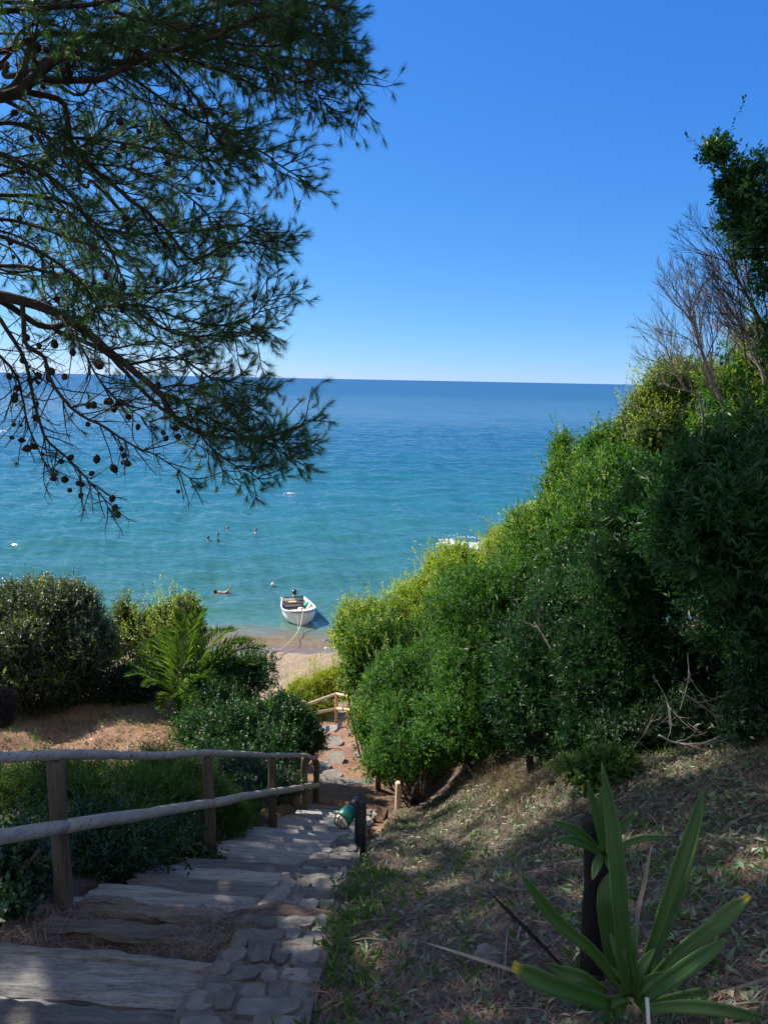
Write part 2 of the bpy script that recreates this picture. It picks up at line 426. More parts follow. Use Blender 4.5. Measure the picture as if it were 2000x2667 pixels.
# ------------------------------------------------------------------ sea
def build_sea():
    th = np.radians(np.linspace(-52, 48, 520))
    th = np.concatenate([np.radians(np.linspace(-88, -53, 20)), th, np.radians(np.linspace(49, 88, 20))])
    rows = [35.2]
    k = 1.0034
    while rows[-1] < 340: rows.append(rows[-1] * k)
    while rows[-1] < 45000: rows.append(rows[-1] * 1.07)
    rr = np.array(rows)
    # rows are lines of constant y so the edge follows the shore
    Yg, Tg = np.meshgrid(rr, th, indexing='ij')
    Xg = np.tan(np.clip(Tg, -1.45, 1.45)) * Yg
    Zg = np.zeros_like(Xg)
    r2 = np.random.default_rng(11)
    dist = Yg
    for i in range(56):
        lam = .55 * (13 / .55) ** (r2.uniform(0, 1) ** 1.15)
        a = .0100 * lam ** .8
        t = R(r2.normal(-112, 34))
        kx, ky = np.cos(t) * 2 * np.pi / lam, np.sin(t) * 2 * np.pi / lam
        ph = kx * Xg + ky * Yg + r2.uniform(0, 6.28)
        vis = smooth(min(lam * 220, 320), min(lam * 80, 140), dist) if lam < 3.5 else smooth(330, 110, dist)
        w = np.sin(ph) + .28 * np.cos(2 * ph)
        Zg += a * w * vis * .62
    shore = 36.6 + .25 * np.sin(Xg * .35) + .15 * np.sin(Xg * .9 + 1)
    Zg *= smooth(shore - .5, shore + 7, Yg) * .9 + .02
    # last small swell rolling onto the sand
    Zg += .10 * np.exp(-((Yg - (shore + .9)) / .35) ** 2) * (1 + .4 * np.sin(Xg * .7))
    Zg -= .10 * smooth(shore, shore - .8, Yg)
    n0, n1 = Xg.shape
    ii = np.arange(n0 * n1).reshape(n0, n1)
    q = np.stack([ii[:-1, :-1], ii[:-1, 1:], ii[1:, 1:], ii[1:, :-1]], -1).reshape(-1, 4)
    me = mesh_np('sea', np.stack([Xg, Yg, Zg], -1).reshape(-1, 3), [q], True)
    m, nt, b = mat('sea_water')
    geo = nt.nodes.new('ShaderNodeNewGeometry'); pos = geo.outputs['Position']
    sep = nt.nodes.new('ShaderNodeSeparateXYZ'); nt.links.new(pos, sep.inputs[0])
    nb = noise_n(nt, .05, 4, .6, pos, (.5, 1.6, 1))
    # log distance from the shore -> colour of the water body (shallow sand, turquoise, deep blue)
    sh = N(nt, 'ShaderNodeMath', operation='SUBTRACT'); nt.links.new(sep.outputs[1], sh.inputs[0]); sh.inputs[1].default_value = 35.6
    mx = N(nt, 'ShaderNodeMath', operation='MAXIMUM'); nt.links.new(sh.outputs[0], mx.inputs[0]); mx.inputs[1].default_value = 1.0
    lg = N(nt, 'ShaderNodeMath', operation='LOGARITHM'); nt.links.new(mx.outputs[0], lg.inputs[0]); lg.inputs[1].default_value = 10.0
    ad = N(nt, 'ShaderNodeMath', operation='MULTIPLY_ADD'); nt.links.new(nb, ad.inputs[0]); ad.inputs[1].default_value = .5; nt.links.new(lg.outputs[0], ad.inputs[2])
    dv = N(nt, 'ShaderNodeMath', operation='MULTIPLY_ADD'); nt.links.new(ad.outputs[0], dv.inputs[0]); dv.inputs[1].default_value = .25; dv.inputs[2].default_value = -.0625
    col = ramp(nt, dv.outputs[0], [(0.02, (.20, .15, .095)), (.09, (.17, .15, .10)), (.17, (.06, .165, .16)), (.28, (.036, .135, .142)), (.42, (.020, .135, .175)), (.55, (.012, .10, .19)), (.68, (.013, .095, .225)), (.9, (.014, .085, .24))])
    nt.links.new(col, b.inputs['Base Color'])
    b.inputs['Roughness'].default_value = .10; b.inputs['IOR'].default_value = 1.33
    b.inputs['Specular IOR Level'].default_value = .5
    fs = N(nt, 'ShaderNodeMapRange'); nt.links.new(sep.outputs[1], fs.inputs[0])
    fs.inputs[1].default_value = 50; fs.inputs[2].default_value = 700; fs.inputs[3].default_value = .85; fs.inputs[4].default_value = .26
    # ripples: tilt the normal directly, so that far water keeps the roughness of its waves
    acc = geo.outputs['Normal']
    for sc_, am, st_ in ((4.2, .75, (.6, 1.3, 1)), (1.6, .80, (.5, 1.6, 1)), (.42, .34, (.45, 1.8, 1)), (.06, .26, (.45, 2.0, 1)), (.016, .20, (.4, 2.4, 1))):
        mp = nt.nodes.new('ShaderNodeMapping'); mp.inputs['Scale'].default_value = st_; nt.links.new(pos, mp.inputs[0])
        nz = N(nt, 'ShaderNodeTexNoise'); nz.inputs['Scale'].default_value = sc_; nz.inputs['Detail'].default_value = 5; nz.inputs['Roughness'].default_value = .6; nt.links.new(mp.outputs[0], nz.inputs['Vector'])
        sb_ = N(nt, 'ShaderNodeVectorMath', operation='SUBTRACT'); nt.links.new(nz.outputs['Color'], sb_.inputs[0]); sb_.inputs[1].default_value = (.5, .5, .5)
        ml = N(nt, 'ShaderNodeVectorMath', operation='MULTIPLY'); nt.links.new(sb_.outputs[0], ml.inputs[0]); ml.inputs[1].default_value = (am * .6, am, 0)
        av = N(nt, 'ShaderNodeVectorMath', operation='ADD'); nt.links.new(acc, av.inputs[0]); nt.links.new(ml.outputs[0], av.inputs[1])
        acc = av.outputs[0]
    nn = N(nt, 'ShaderNodeVectorMath', operation='NORMALIZE'); nt.links.new(acc, nn.inputs[0]); nt.links.new(nn.outputs[0], b.inputs['Normal'])
    b.inputs['Specular IOR Level'].default_value = 0; b.inputs['Roughness'].default_value = 1
    gl = N(nt, 'ShaderNodeBsdfGlossy'); gl.inputs['Roughness'].default_value = .12; nt.links.new(nn.outputs[0], gl.inputs['Normal'])
    fr = N(nt, 'ShaderNodeFresnel'); fr.inputs['IOR'].default_value = 1.33; nt.links.new(nn.outputs[0], fr.inputs['Normal'])
    mn = N(nt, 'ShaderNodeMath', operation='MINIMUM'); nt.links.new(fr.outputs[0], mn.inputs[0]); nt.links.new(fs.outputs[0], mn.inputs[1])
    ms = N(nt, 'ShaderNodeMixShader'); nt.links.new(mn.outputs[0], ms.inputs[0]); nt.links.new(b.outputs[0], ms.inputs[1]); nt.links.new(gl.outputs[0], ms.inputs[2])
    nt.links.new(ms.outputs[0], nt.nodes['Material Output'].inputs[0])
    tag(link('sea', me, m), 'calm blue sea turning turquoise near the beach', kind='structure')
build_sea()

# ------------------------------------------------------------------ foliage generators
def perp_rand(d):
    a = rng.normal(size=d.shape); a = a - d * np.sum(a * d, -1, keepdims=True)
    return nrm(a)

def sphere_dirs(n):
    return nrm(rng.normal(size=(n, 3)))

def leaves(mb, pos, d, nor, L, W, fold=.12):
    """diamond leaves folded on the midrib. pos,d,nor (n,3); L,W (n,)"""
    side = nrm(np.cross(d, nor)); nor = np.cross(side, d)
    L = L[:, None]; W = W[:, None]
    a = pos; c = pos + d * L - nor * L * .12
    mid = pos + d * L * .45
    b1 = mid + side * W * .5 + nor * W * fold; b2 = mid - side * W * .5 + nor * W * fold
    n = len(pos)
    V = np.stack([a, b1, c, b2], 1).reshape(-1, 3)
    i = np.arange(n)[:, None] * 4
    mb.add(V, [np.concatenate([i + np.array([[0, 1, 2]]), i + np.array([[0, 2, 3]])])])

def lobe_points(c, r, n, interior=.25, low=-.65):
    d = sphere_dirs(int(n * 1.6)); d = d[d[:, 2] > low + rng.normal(0, .15, len(d))][:n]
    n = len(d)
    # uneven outline: low frequency lumps of the radius
    f = np.zeros(n)
    for w in (2.2, 3.6, 6.0, 9.0):
        k = sphere_dirs(1)[0] * w; k2 = sphere_dirs(1)[0] * w
        f += np.sin(d @ k * 1.6 + rng.uniform(0, 6)) * np.cos(d @ k2 * 1.6 + rng.uniform(0, 6)) * (.55 / w ** .45)
    rad = 1 + .34 * f - np.abs(rng.normal(0, .12, n))
    inn = rng.random(n) < interior
    rad[inn] *= rng.uniform(.35, .9, inn.sum())
    spike = rng.random(n) < .07
    rad[spike] *= rng.uniform(1.05, 1.3, spike.sum())
    p = c + d * r * rad[:, None]
    nr = nrm(d / r)
    return p, nr

def sprigs(mb, p, nr, per, slen, L, W, up=.45, spread=.8):
    n = len(p)
    if n == 0: return
    d = nrm(nr * .7 + np.array([0, 0, up]) + rng.normal(0, .42, (n, 3)))
    k = np.tile((np.arange(per) + .5) / per, n)
    pos = np.repeat(p, per, 0) + np.repeat(d, per, 0) * (k * slen)[:, None] * np.repeat(rng.uniform(.6, 1.3, n), per)[:, None]
    dd = np.repeat(d, per, 0)
    out = perp_rand(dd)
    ld = nrm(dd * (.35 + .5 * k)[:, None] + out * spread)
    nor = nrm(dd * .8 - out * .3 + np.array([0, 0, .5]) + rng.normal(0, .3, ld.shape))
    m = len(pos)
    leaves(mb, pos, ld, nor, rng.uniform(.65, 1.25, m) * L, rng.uniform(.7, 1.2, m) * W)

def hit(px, py, d0=1.5, d1=60, off=0.0):
    e = np.array([0, 0, EYE]); v = P(px, py, 1.0) - e
    t = np.geomspace(d0, d1, 3000)
    q = e + v * t[:, None]
    below = q[:, 2] < ground(q[:, 0], q[:, 1]) + off
    i = int(np.argmax(below)) if below.any() else len(t) - 1
    return q[i], t[i]
def ground_z(x, y): return float(ground(np.array([x]), np.array([y]))[0])

def shrub(name, label, cat, lobes, leaf, mat_, dens, group=None, base=None, stem_mat=None, per=9, slen=.16, up=.45, interior=.25, low=-.65, young=0, stems=True, stem_r=.025, sats=11, nst=3, shoots=1.0):
    """lobes: (px,py,depth,rx_px,ry_px[,rdepth_m])"""
    cs = []
    for l in lobes:
        d = l[2] if l[2] > 0 else hit(l[0], l[1] + l[4] * .8)[1]
        c = P(l[0], l[1], d)
        rx = l[3] * d / F; rz = l[4] * d / F
        ry = l[5] if len(l) > 5 else (rx + rz) * .5
        cs.append((c, np.array([rx, ry, rz])))
    m = np.mean([c for c, r in cs], 0)
    big = cs; cs = []
    for c, r in big:
        cs.append((c, r * .68))
        for _ in range(sats):
            v = sphere_dirs(1)[0]; v[2] = abs(v[2]) * 1.1 - .35; v = v / np.linalg.norm(v)
            cs.append((c + v * r * rng.uniform(.62, .84), r * rng.uniform(.26, .5)))
    for (px, py, d, rx, ry, *_), (c, r) in zip(lobes, big):
        g = ground_z(c[0], c[1])
        if c[2] + r[2] * .5 < g: print('LOBE UNDER GROUND', label, px, py, d, 'surface depth', round(hit(px, py)[1], 2))
    bx, by = (m[0], m[1]) if base is None else base
    bz = ground_z(bx, by)
    root = empty(name, (bx, by, bz - .03), label, cat, group)
    mb = MB(); yb = MB()
    for c, r in cs:
        area = 4 * math.pi * (((r[0] * r[1]) ** 1.6 + (r[0] * r[2]) ** 1.6 + (r[1] * r[2]) ** 1.6) / 3) ** (1 / 1.6)
        n = max(12, int(area * dens * (.8 if sats else 1)))
        p, nr = lobe_points(c, r, n, interior, low)
        gz = ground(p[:, 0], p[:, 1]); ok = p[:, 2] > gz + .02
        p, nr = p[ok], nr[ok]
        sprigs(mb, p, nr, per, slen, leaf[0], leaf[1], up)
        if young and len(p):  # young: share of outer sprigs given the sunlit leaf colour
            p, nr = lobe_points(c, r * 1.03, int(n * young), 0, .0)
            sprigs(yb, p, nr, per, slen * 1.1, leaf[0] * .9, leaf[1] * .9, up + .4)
    for c, r in big:
        k = int(10 + 22 * (r[0] * r[1] + r[0] * r[2] + r[1] * r[2]) / .6) if sats else 0
        k = int(min(k, 90) * shoots)
        if k:
            p, nr = lobe_points(c, r * 1.0, k, 0, -.1)
            p = p[p[:, 2] > ground(p[:, 0], p[:, 1]) + .1]
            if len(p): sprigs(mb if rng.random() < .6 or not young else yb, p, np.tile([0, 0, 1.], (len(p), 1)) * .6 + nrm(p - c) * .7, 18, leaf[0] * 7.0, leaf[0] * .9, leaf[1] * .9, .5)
    mb.build('foliage', mat_, root, smooth=False)
    if young: yb.build('sunlit_young_shoots', M_YOUNGLIT, root, smooth=False)
    if stems:
        sb = MB()
        b0 = np.array([bx, by, bz - .05])
        for c, r in big:
            for j in range(nst):
                tgt = c + sphere_dirs(1)[0] * r * .5
                st = b0 + np.array([rng.normal(0, .08), rng.normal(0, .08), 0])
                midp = st * .55 + tgt * .45 + rng.normal(0, .1, 3)
                tube(sb, spline([st, midp, tgt], 7), np.linspace(stem_r, stem_r * .45, 7), 5)
                for _ in range(6):
                    t2 = c + sphere_dirs(1)[0] * r * rng.uniform(.8, 1.02)
                    tube(sb, spline([tgt, (tgt + t2) / 2 + rng.normal(0, .05, 3), t2], 5), np.linspace(stem_r * .4, stem_r * .12, 5), 3)
        sb.build('stems', stem_mat or M_TWIG, root)
    return root

HG = 'shrubs of the dense hedge beside the path'
NEAR = dict(leaf=(.055, .021), dens=330)
MID = dict(leaf=(.060, .025), dens=215, slen=.19)
FAR = dict(leaf=(.075, .034), dens=125, slen=.23)
shrub('hedge_shrub', 'green bush whose rounded left edge overhangs the sunlit beach end of the path', 'shrub',
      [(985, 1775, 16.5, 88, 150), (1020, 1690, 17, 100, 90), (935, 1665, 17.2, 44, 55), (990, 1905, 14.6, 62, 110), (1000, 2000, 13.4, 40, 60)], mat_=M_HEDGE, group=HG, young=.35, base=(.15, 15.3), **FAR)
shrub('hedge_shrub', 'dark leafy bush hanging over the small posts at the lower hedge corner', 'shrub',
      [(1085, 1830, 12.6, 125, 165), (1030, 1965, 11.6, 48, 85), (1120, 1950, 11.2, 90, 70), (1065, 2005, -1, 50, 50), (1130, 1985, -1, 70, 50)], mat_=M_HEDGE, group=HG, **MID)
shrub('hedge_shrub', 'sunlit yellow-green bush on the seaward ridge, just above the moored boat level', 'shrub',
      [(1120, 1640, 18, 100, 90), (1085, 1570, 19, 52, 45), (1150, 1560, 18.5, 80, 60)], mat_=M_YOUNGLIT, group=HG, young=.2, **FAR)
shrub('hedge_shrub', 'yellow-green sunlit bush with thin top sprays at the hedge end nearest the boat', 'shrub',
      [(935, 1625, 17.6, 52, 52), (1000, 1625, 17.8, 60, 55), (900, 1670, 17.4, 30, 50), (1035, 1590, 18, 40, 40)], mat_=M_YOUNGLIT, group=HG, **FAR)
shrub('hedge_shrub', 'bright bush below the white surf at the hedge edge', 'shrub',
      [(1180, 1500, 18.5, 75, 62), (1215, 1478, 19, 55, 26), (1135, 1500, 19, 30, 50)], mat_=M_YOUNGLIT, group=HG, young=.2, **FAR)
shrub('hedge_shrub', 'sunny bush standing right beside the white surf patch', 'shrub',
      [(1320, 1450, 16.5, 75, 72), (1305, 1415, 17, 34, 30), (1395, 1410, 16, 60, 76)], mat_=M_YOUNGLIT, group=HG, young=.6, **FAR)
shrub('hedge_shrub', 'dark shaded bush filling the middle of the hedge face', 'shrub',
      [(1250, 1690, 11.3, 150, 170), (1200, 1880, 10.4, 105, 110), (1300, 1560, 12, 120, 100), (1290, 1790, 12.2, 120, 130), (1215, 1950, -1, 80, 50), (1310, 1930, -1, 90, 50)], mat_=M_HEDGE, group=HG, **MID)
shrub('hedge_shrub', 'tall bush with pointed leafy tips rising against the sea', 'shrub',
      [(1450, 1420, 13, 115, 135), (1375, 1500, 13.6, 90, 100), (1510, 1290, 13, 78, 105), (1458, 1190, 13.4, 28, 50), (1580, 1190, 12.4, 75, 62)], mat_=M_HEDGE, group=HG, young=.2, **MID)
shrub('hedge_shrub', 'dark bush above the dry grass mound at the hedge foot', 'shrub',
      [(1440, 1690, 9.2, 165, 190), (1390, 1870, 8.6, 110, 90), (1500, 1540, 10, 110, 110), (1420, 1930, -1, 90, 50), (1520, 1940, -1, 70, 45)], mat_=M_HEDGE2, group=HG, **MID)
shrub('hedge_shrub', 'dark round bush in front of the bare grey tree', 'shrub',
      [(1590, 1350, 10.4, 140, 130), (1640, 1270, 10.8, 110, 90), (1500, 1380, 11, 90, 90), (1650, 1590, 9.2, 120, 150)], mat_=M_HEDGE, group=HG, young=.05, **MID)
shrub('evergreen_tree', 'bushy tree with sunlit leaves standing on the horizon line at the hedge top', 'tree',
      [(1715, 1060, 12, 85, 85), (1790, 1010, 12.2, 90, 62), (1680, 1130, 12, 60, 70), (1760, 1150, 11.6, 100, 80)], mat_=M_OLIVE, young=.22, stem_mat=M_BARK, stem_r=.05, **MID)
shrub('evergreen_tree', 'dark evergreen tree right of the bare grey tree', 'tree',
      [(1930, 1050, 10.5, 90, 110), (1980, 960, 10.6, 70, 60), (1990, 1180, 10, 100, 120), (1880, 1150, 10.8, 90, 70), (1960, 900, 10.7, 50, 40)], mat_=M_HEDGE, young=.35, stem_mat=M_BARK, stem_r=.05, **MID)
shrub('hedge_shrub', 'large dark bush behind the green yucca, in the middle of the right bank', 'shrub',
      [(1700, 1520, 7.4, 190, 200), (1620, 1740, 7.6, 150, 140), (1560, 1850, 7.7, 100, 80)], mat_=M_HEDGE2, group=HG, leaf=(.058, .02), dens=330)
shrub('laurel_shrub', 'large-leaved dark bush closest to the viewer at the right edge', 'shrub',
      [(1890, 1430, 5.8, 180, 230), (1960, 1240, 6.1, 130, 130), (1920, 1650, 5.9, 140, 110), (1760, 1330, 7.2, 120, 120), (2180, 1500, 6.2, 190, 260), (2330, 1250, 7.5, 210, 200), (2380, 1600, 6.2, 200, 200), (2250, 1050, 8.8, 170, 160), (2150, 1750, 6.0, 150, 110)], mat_=M_HEDGE2, group=HG, leaf=(.088, .027), dens=250, per=10, slen=.22, stem_r=.011, stem_mat=M_YTRUNK)
shrub('hedge_shrub', 'black-shadowed thicket behind dead twigs at the right edge', 'shrub',
      [(1850, 1800, 8.0, 200, 120), (1980, 1800, 7.6, 150, 150), (1620, 1920, -1, 80, 45), (1850, 1880, 8.2, 150, 60), (1730, 1870, 8.0, 110, 60), (1870, 1880, 6.5, 130, 75), (1990, 1890, 5.9, 110, 85), (1765, 1905, 6.7, 85, 50)], mat_=M_DARKLEAF, group=HG, leaf=(.06, .024), dens=260, stem_r=.010, stem_mat=M_YTRUNK)
shrub('evergreen_tree', 'tall dark tree whose crown cuts into the sky at the upper right', 'tree',
      [(1955, 490, 8.2, 66, 66), (1985, 610, 8.2, 62, 110), (2060, 620, 8.2, 100, 170), (1868, 412, 8.2, 28, 32), (1925, 570, 8.3, 40, 60), (2005, 745, 8.2, 32, 90), (2110, 850, 8.4, 110, 200), (1915, 500, 8.3, 32, 45)], mat_=M_HEDGE2, leaf=(.062, .028), dens=140, base=P(2120, 1500, 8.6)[:2], stem_mat=M_BARK, stem_r=.013, nst=1, shoots=.25)
shrub('green_shrub', 'small bright green leafy shrub behind the yucca tips', 'shrub',
      [(1535, 2020, -1, 75, 42), (1595, 2000, -1, 45, 40)], mat_=M_FEATHER, leaf=(.045, .023), dens=800, per=8, slen=.09)
# left side
shrub('round_shrub', 'big rounded grey-green bush at the left edge above the beach', 'shrub',
      [(110, 1690, 15.6, 165, 150), (70, 1610, 16, 120, 85), (215, 1700, 15.6, 72, 110), (175, 1600, 16, 75, 62), (60, 1770, 15.0, 130, 70), (110, 1800, -1, 120, 45), (220, 1790, -1, 70, 45), (20, 1810, -1, 60, 40)], mat_=M_GREYG, young=.05, leaf=(.06, .028), dens=190, slen=.2)
shrub('broadleaf_shrub', 'pale sunlit bush behind the left side of the palm', 'shrub',
      [(345, 1670, 18, 55, 75), (450, 1620, 18.3, 62, 55), (420, 1690, 17.8, 100, 75), (325, 1610, 18, 16, 42)], mat_=M_OLIVE, young=.35, leaf=(.075, .038), dens=110, slen=.22)
shrub('broadleaf_shrub', 'dark bush under the right fronds of the palm', 'shrub',
      [(610, 1790, 15.4, 95, 75), (650, 1760, 16, 60, 60), (560, 1850, 14.6, 90, 70), (600, 1900, 13.6, 120, 70)], mat_=M_HEDGE2, leaf=(.065, .028), dens=170, slen=.18)
shrub('broadleaf_shrub', 'dark bush at the end of the grey rail fence, left of the path', 'shrub',
      [(740, 1900, 14.6, 75, 75), (690, 1960, 13.2, 90, 60), (800, 1950, 14.4, 38, 48), (750, 1870, 15.5, 36, 32), (560, 1990, 12.6, 120, 50)], mat_=M_HEDGE2, leaf=(.062, .028), dens=190, slen=.18)
shrub('broadleaf_shrub', 'dark shaded bush between the palm and the big round bush', 'shrub',
      [(300, 1800, 16.2, 90, 55), (390, 1790, 16.2, 80, 50)], mat_=M_DARKLEAF, leaf=(.065, .03), dens=150, slen=.18)
FG = 'feathery green plants behind the fence rails'
shrub('feathery_shrub', 'feathery green plant behind the left rails, beside the nearest fence post', 'shrub',
      [(300, 2090, 7.2, 130, 75), (200, 2060, 7.6, 100, 60), (90, 2060, 7.2, 110, 70)], mat_=M_FEATHER, group=FG, leaf=(.045, .011), dens=420, per=14, slen=.2, up=.9)
shrub('feathery_shrub', 'feathery green plant framed by the first and second posts', 'shrub',
      [(430, 2050, 8.4, 110, 70), (500, 2090, 8.4, 90, 80), (400, 2120, 7.6, 110, 70)], mat_=M_FEATHER, group=FG, leaf=(.045, .011), dens=400, per=14, slen=.2, up=.9)
shrub('feathery_shrub', 'low feathery plant right of the second fence post, over the steps', 'shrub',
      [(585, 2150, 8.4, 55, 60)], mat_=M_FEATHER, group=FG, leaf=(.04, .010), dens=520, per=14, slen=.2, up=.9)
shrub('dark_shrub', 'dark bush behind the fence between second and third posts', 'shrub',
      [(640, 2050, 10.4, 90, 60), (600, 2120, 9.6, 60, 50), (720, 2060, 11.6, 60, 50)], mat_=M_DARKLEAF, leaf=(.05, .024), dens=260)
shrub('ivy_shrub', 'dark leafy undergrowth at the left edge near the viewer', 'shrub',
      [(20, 2300, 4.6, 100, 110), (-10, 2420, 4.0, 75, 70), (60, 2230, 5.2, 100, 60)], mat_=M_DARKLEAF, leaf=(.05, .03), dens=380, per=7, slen=.12)
shrub('dark_shrub', 'black-green low bush under the lower rail by the nearest post', 'shrub',
      [(330, 2230, 5.8, 130, 60), (470, 2230, 6.8, 80, 60), (250, 2180, 6.0, 110, 50)], mat_=M_DARKLEAF, leaf=(.05, .022), dens=260)
shrub('sunlit_reeds', 'yellow-green bushy reeds behind the pale wooden fence', 'plant',
      [(850, 1800, 26.5, 50, 42), (790, 1825, 26, 40, 36), (820, 1865, 25.6, 40, 35), (880, 1790, 26.8, 30, 40)], mat_=M_REED, leaf=(.16, .026), dens=260, per=8, slen=.22, up=1.2, stems=False)
shrub('small_bush', 'tiny leafy bush beside the sandy beach, right of the palm', 'shrub',
      [(700, 1855, 19, 40, 25), (745, 1835, 20, 22, 18)], mat_=M_HEDGE, leaf=(.09, .035), dens=110)

# ------------------------------------------------------------------ pine
def tufts(mb, p, d, n, Ln, wid, shoot=.10, lo=25, hi=65):
    k = len(p)
    u = rng.random((k, n)) ** .8
    base = p[:, None] - d[:, None] * (1 - u)[..., None] * shoot
    rad = perp_rand(np.repeat(d[:, None], n, 1))
    th = np.radians(rng.uniform(lo, hi, (k, n)))[..., None] * (1.1 - .45 * u[..., None])
    nd = nrm(d[:, None] * np.cos(th) + rad * np.sin(th) + np.array([0, 0, -.08]))
    side = nrm(np.cross(nd, rng.normal(size=nd.shape)))
    ln = Ln * rng.uniform(.7, 1.15, (k, n, 1))
    V = np.stack([base - side * wid * .5, base + side * wid * .5, base + nd * ln], 2).reshape(-1, 3)
    mb.add(V, [np.arange(len(V)).reshape(-1, 3)])

trunk_base = np.array([-6.6, 6.6, ground_z(-6.6, 6.6)])
pine = empty('pine_tree', trunk_base, 'large pine overhanging from the left, its needled branches hung with dark cones', 'tree')
tb = MB(); lb = MB(); nb_ = MB()
trunk = spline([trunk_base - [0, 0, .2], trunk_base + [.1, .1, 2.5], trunk_base + [.4, 0, 5.0], trunk_base + [.3, -.2, 7.6], trunk_base + [.8, -.4, 10.0]], 26)
tube(tb, trunk, np.linspace(.34, .12, 26), 14, jit=.006)
tb.build('trunk', M_BARK, pine)
def trunk_at(z):
    return trunk[np.argmin(np.abs(trunk[:, 2] - z))]

tuft_p, tuft_d = [], []
cone_sites = []
def twig(p, d, L, r, lvl, dens, cones):
    k = 5
    q = [p]
    dd = d.copy()
    for i in range(k - 1):
        dd = nrm(dd + rng.normal(0, .16, 3) + np.array([0, 0, .03]))
        q.append(q[-1] + dd * L / (k - 1))
    q = np.array(q)
    tube(lb, q, np.linspace(r, r * .5, k), 4 if lvl == 1 else 3, cap=False)
    if lvl == 1:
        n = max(2, int(L / .07))
        for j in range(n):
            t = (j + rng.random()) / n * .95 + .05
            i = min(k - 2, int(t * (k - 1))); f = t * (k - 1) - i
            pp = q[i] * (1 - f) + q[i + 1] * f
            ax = nrm(q[i + 1] - q[i])
            o = perp_rand(ax[None])[0]
            nd = nrm(ax * .75 + o * .75 + np.array([0, 0, .1]))
            twig(pp, nd, rng.uniform(.08, .2), .0026, 2, dens, 0)
        if rng.random() < dens: tuft_p.append(q[-1]); tuft_d.append(dd)
        if rng.random() < cones:
            for _ in range(rng.integers(1, 4)):
                cone_sites.append(q[rng.integers(1, k - 1)] + rng.normal(0, .018, 3) - [0, 0, .03])
    else:
        if rng.random() < dens: tuft_p.append(q[-1]); tuft_d.append(dd)

def branch(pts, r0, r1, dens, cones, start=.06, step=.054, Ls=(.25, .62)):
    w = np.array([P(*a) for a in pts])
    L = np.sum(np.linalg.norm(np.diff(w, axis=0), axis=1))
    n = max(8, int(L / .09))
    q = spline(w, n)
    q = q + np.cumsum(rng.normal(0, .006, q.shape), 0)
    tube(lb, q, np.linspace(r0, r1, n), 7, cap=False)
    m = int(L / step)
    for j in range(m):
        t = start + (1 - start) * (j + rng.random()) / m
        i = min(n - 2, int(t * (n - 1)))
        ax = nrm(q[i + 1] - q[i])
        o = perp_rand(ax[None])[0]
        d = nrm(ax * rng.uniform(.5, 1.0) + o * .75 + np.array([0, 0, -.05]))
        dn = dens * (.35 + .65 * min(1, (t) * 1.6))
        twig(q[i], d, rng.uniform(*Ls) * (1.1 - .45 * t), .0065, 1, dn, cones)
    for _ in range(3):
        tuft_p.append(q[-1] + rng.normal(0, .02, 3)); tuft_d.append(nrm(q[-1] - q[-2] + rng.normal(0, .12, 3)))
    return q

def T_(z): 
    # a start point on the trunk given as (px,py,d) is not needed: connect with a plain tube
    return trunk_at(z)
def limb_to(pt, r):
    e = P(*pt); s = trunk_at(e[2] - .8)
    q = spline([s, s * .5 + e * .5 + np.array([0, 0, .12]), e], 14)
    tube(lb, q, np.linspace(r * 1.5, r, 14), 9, cap=False)

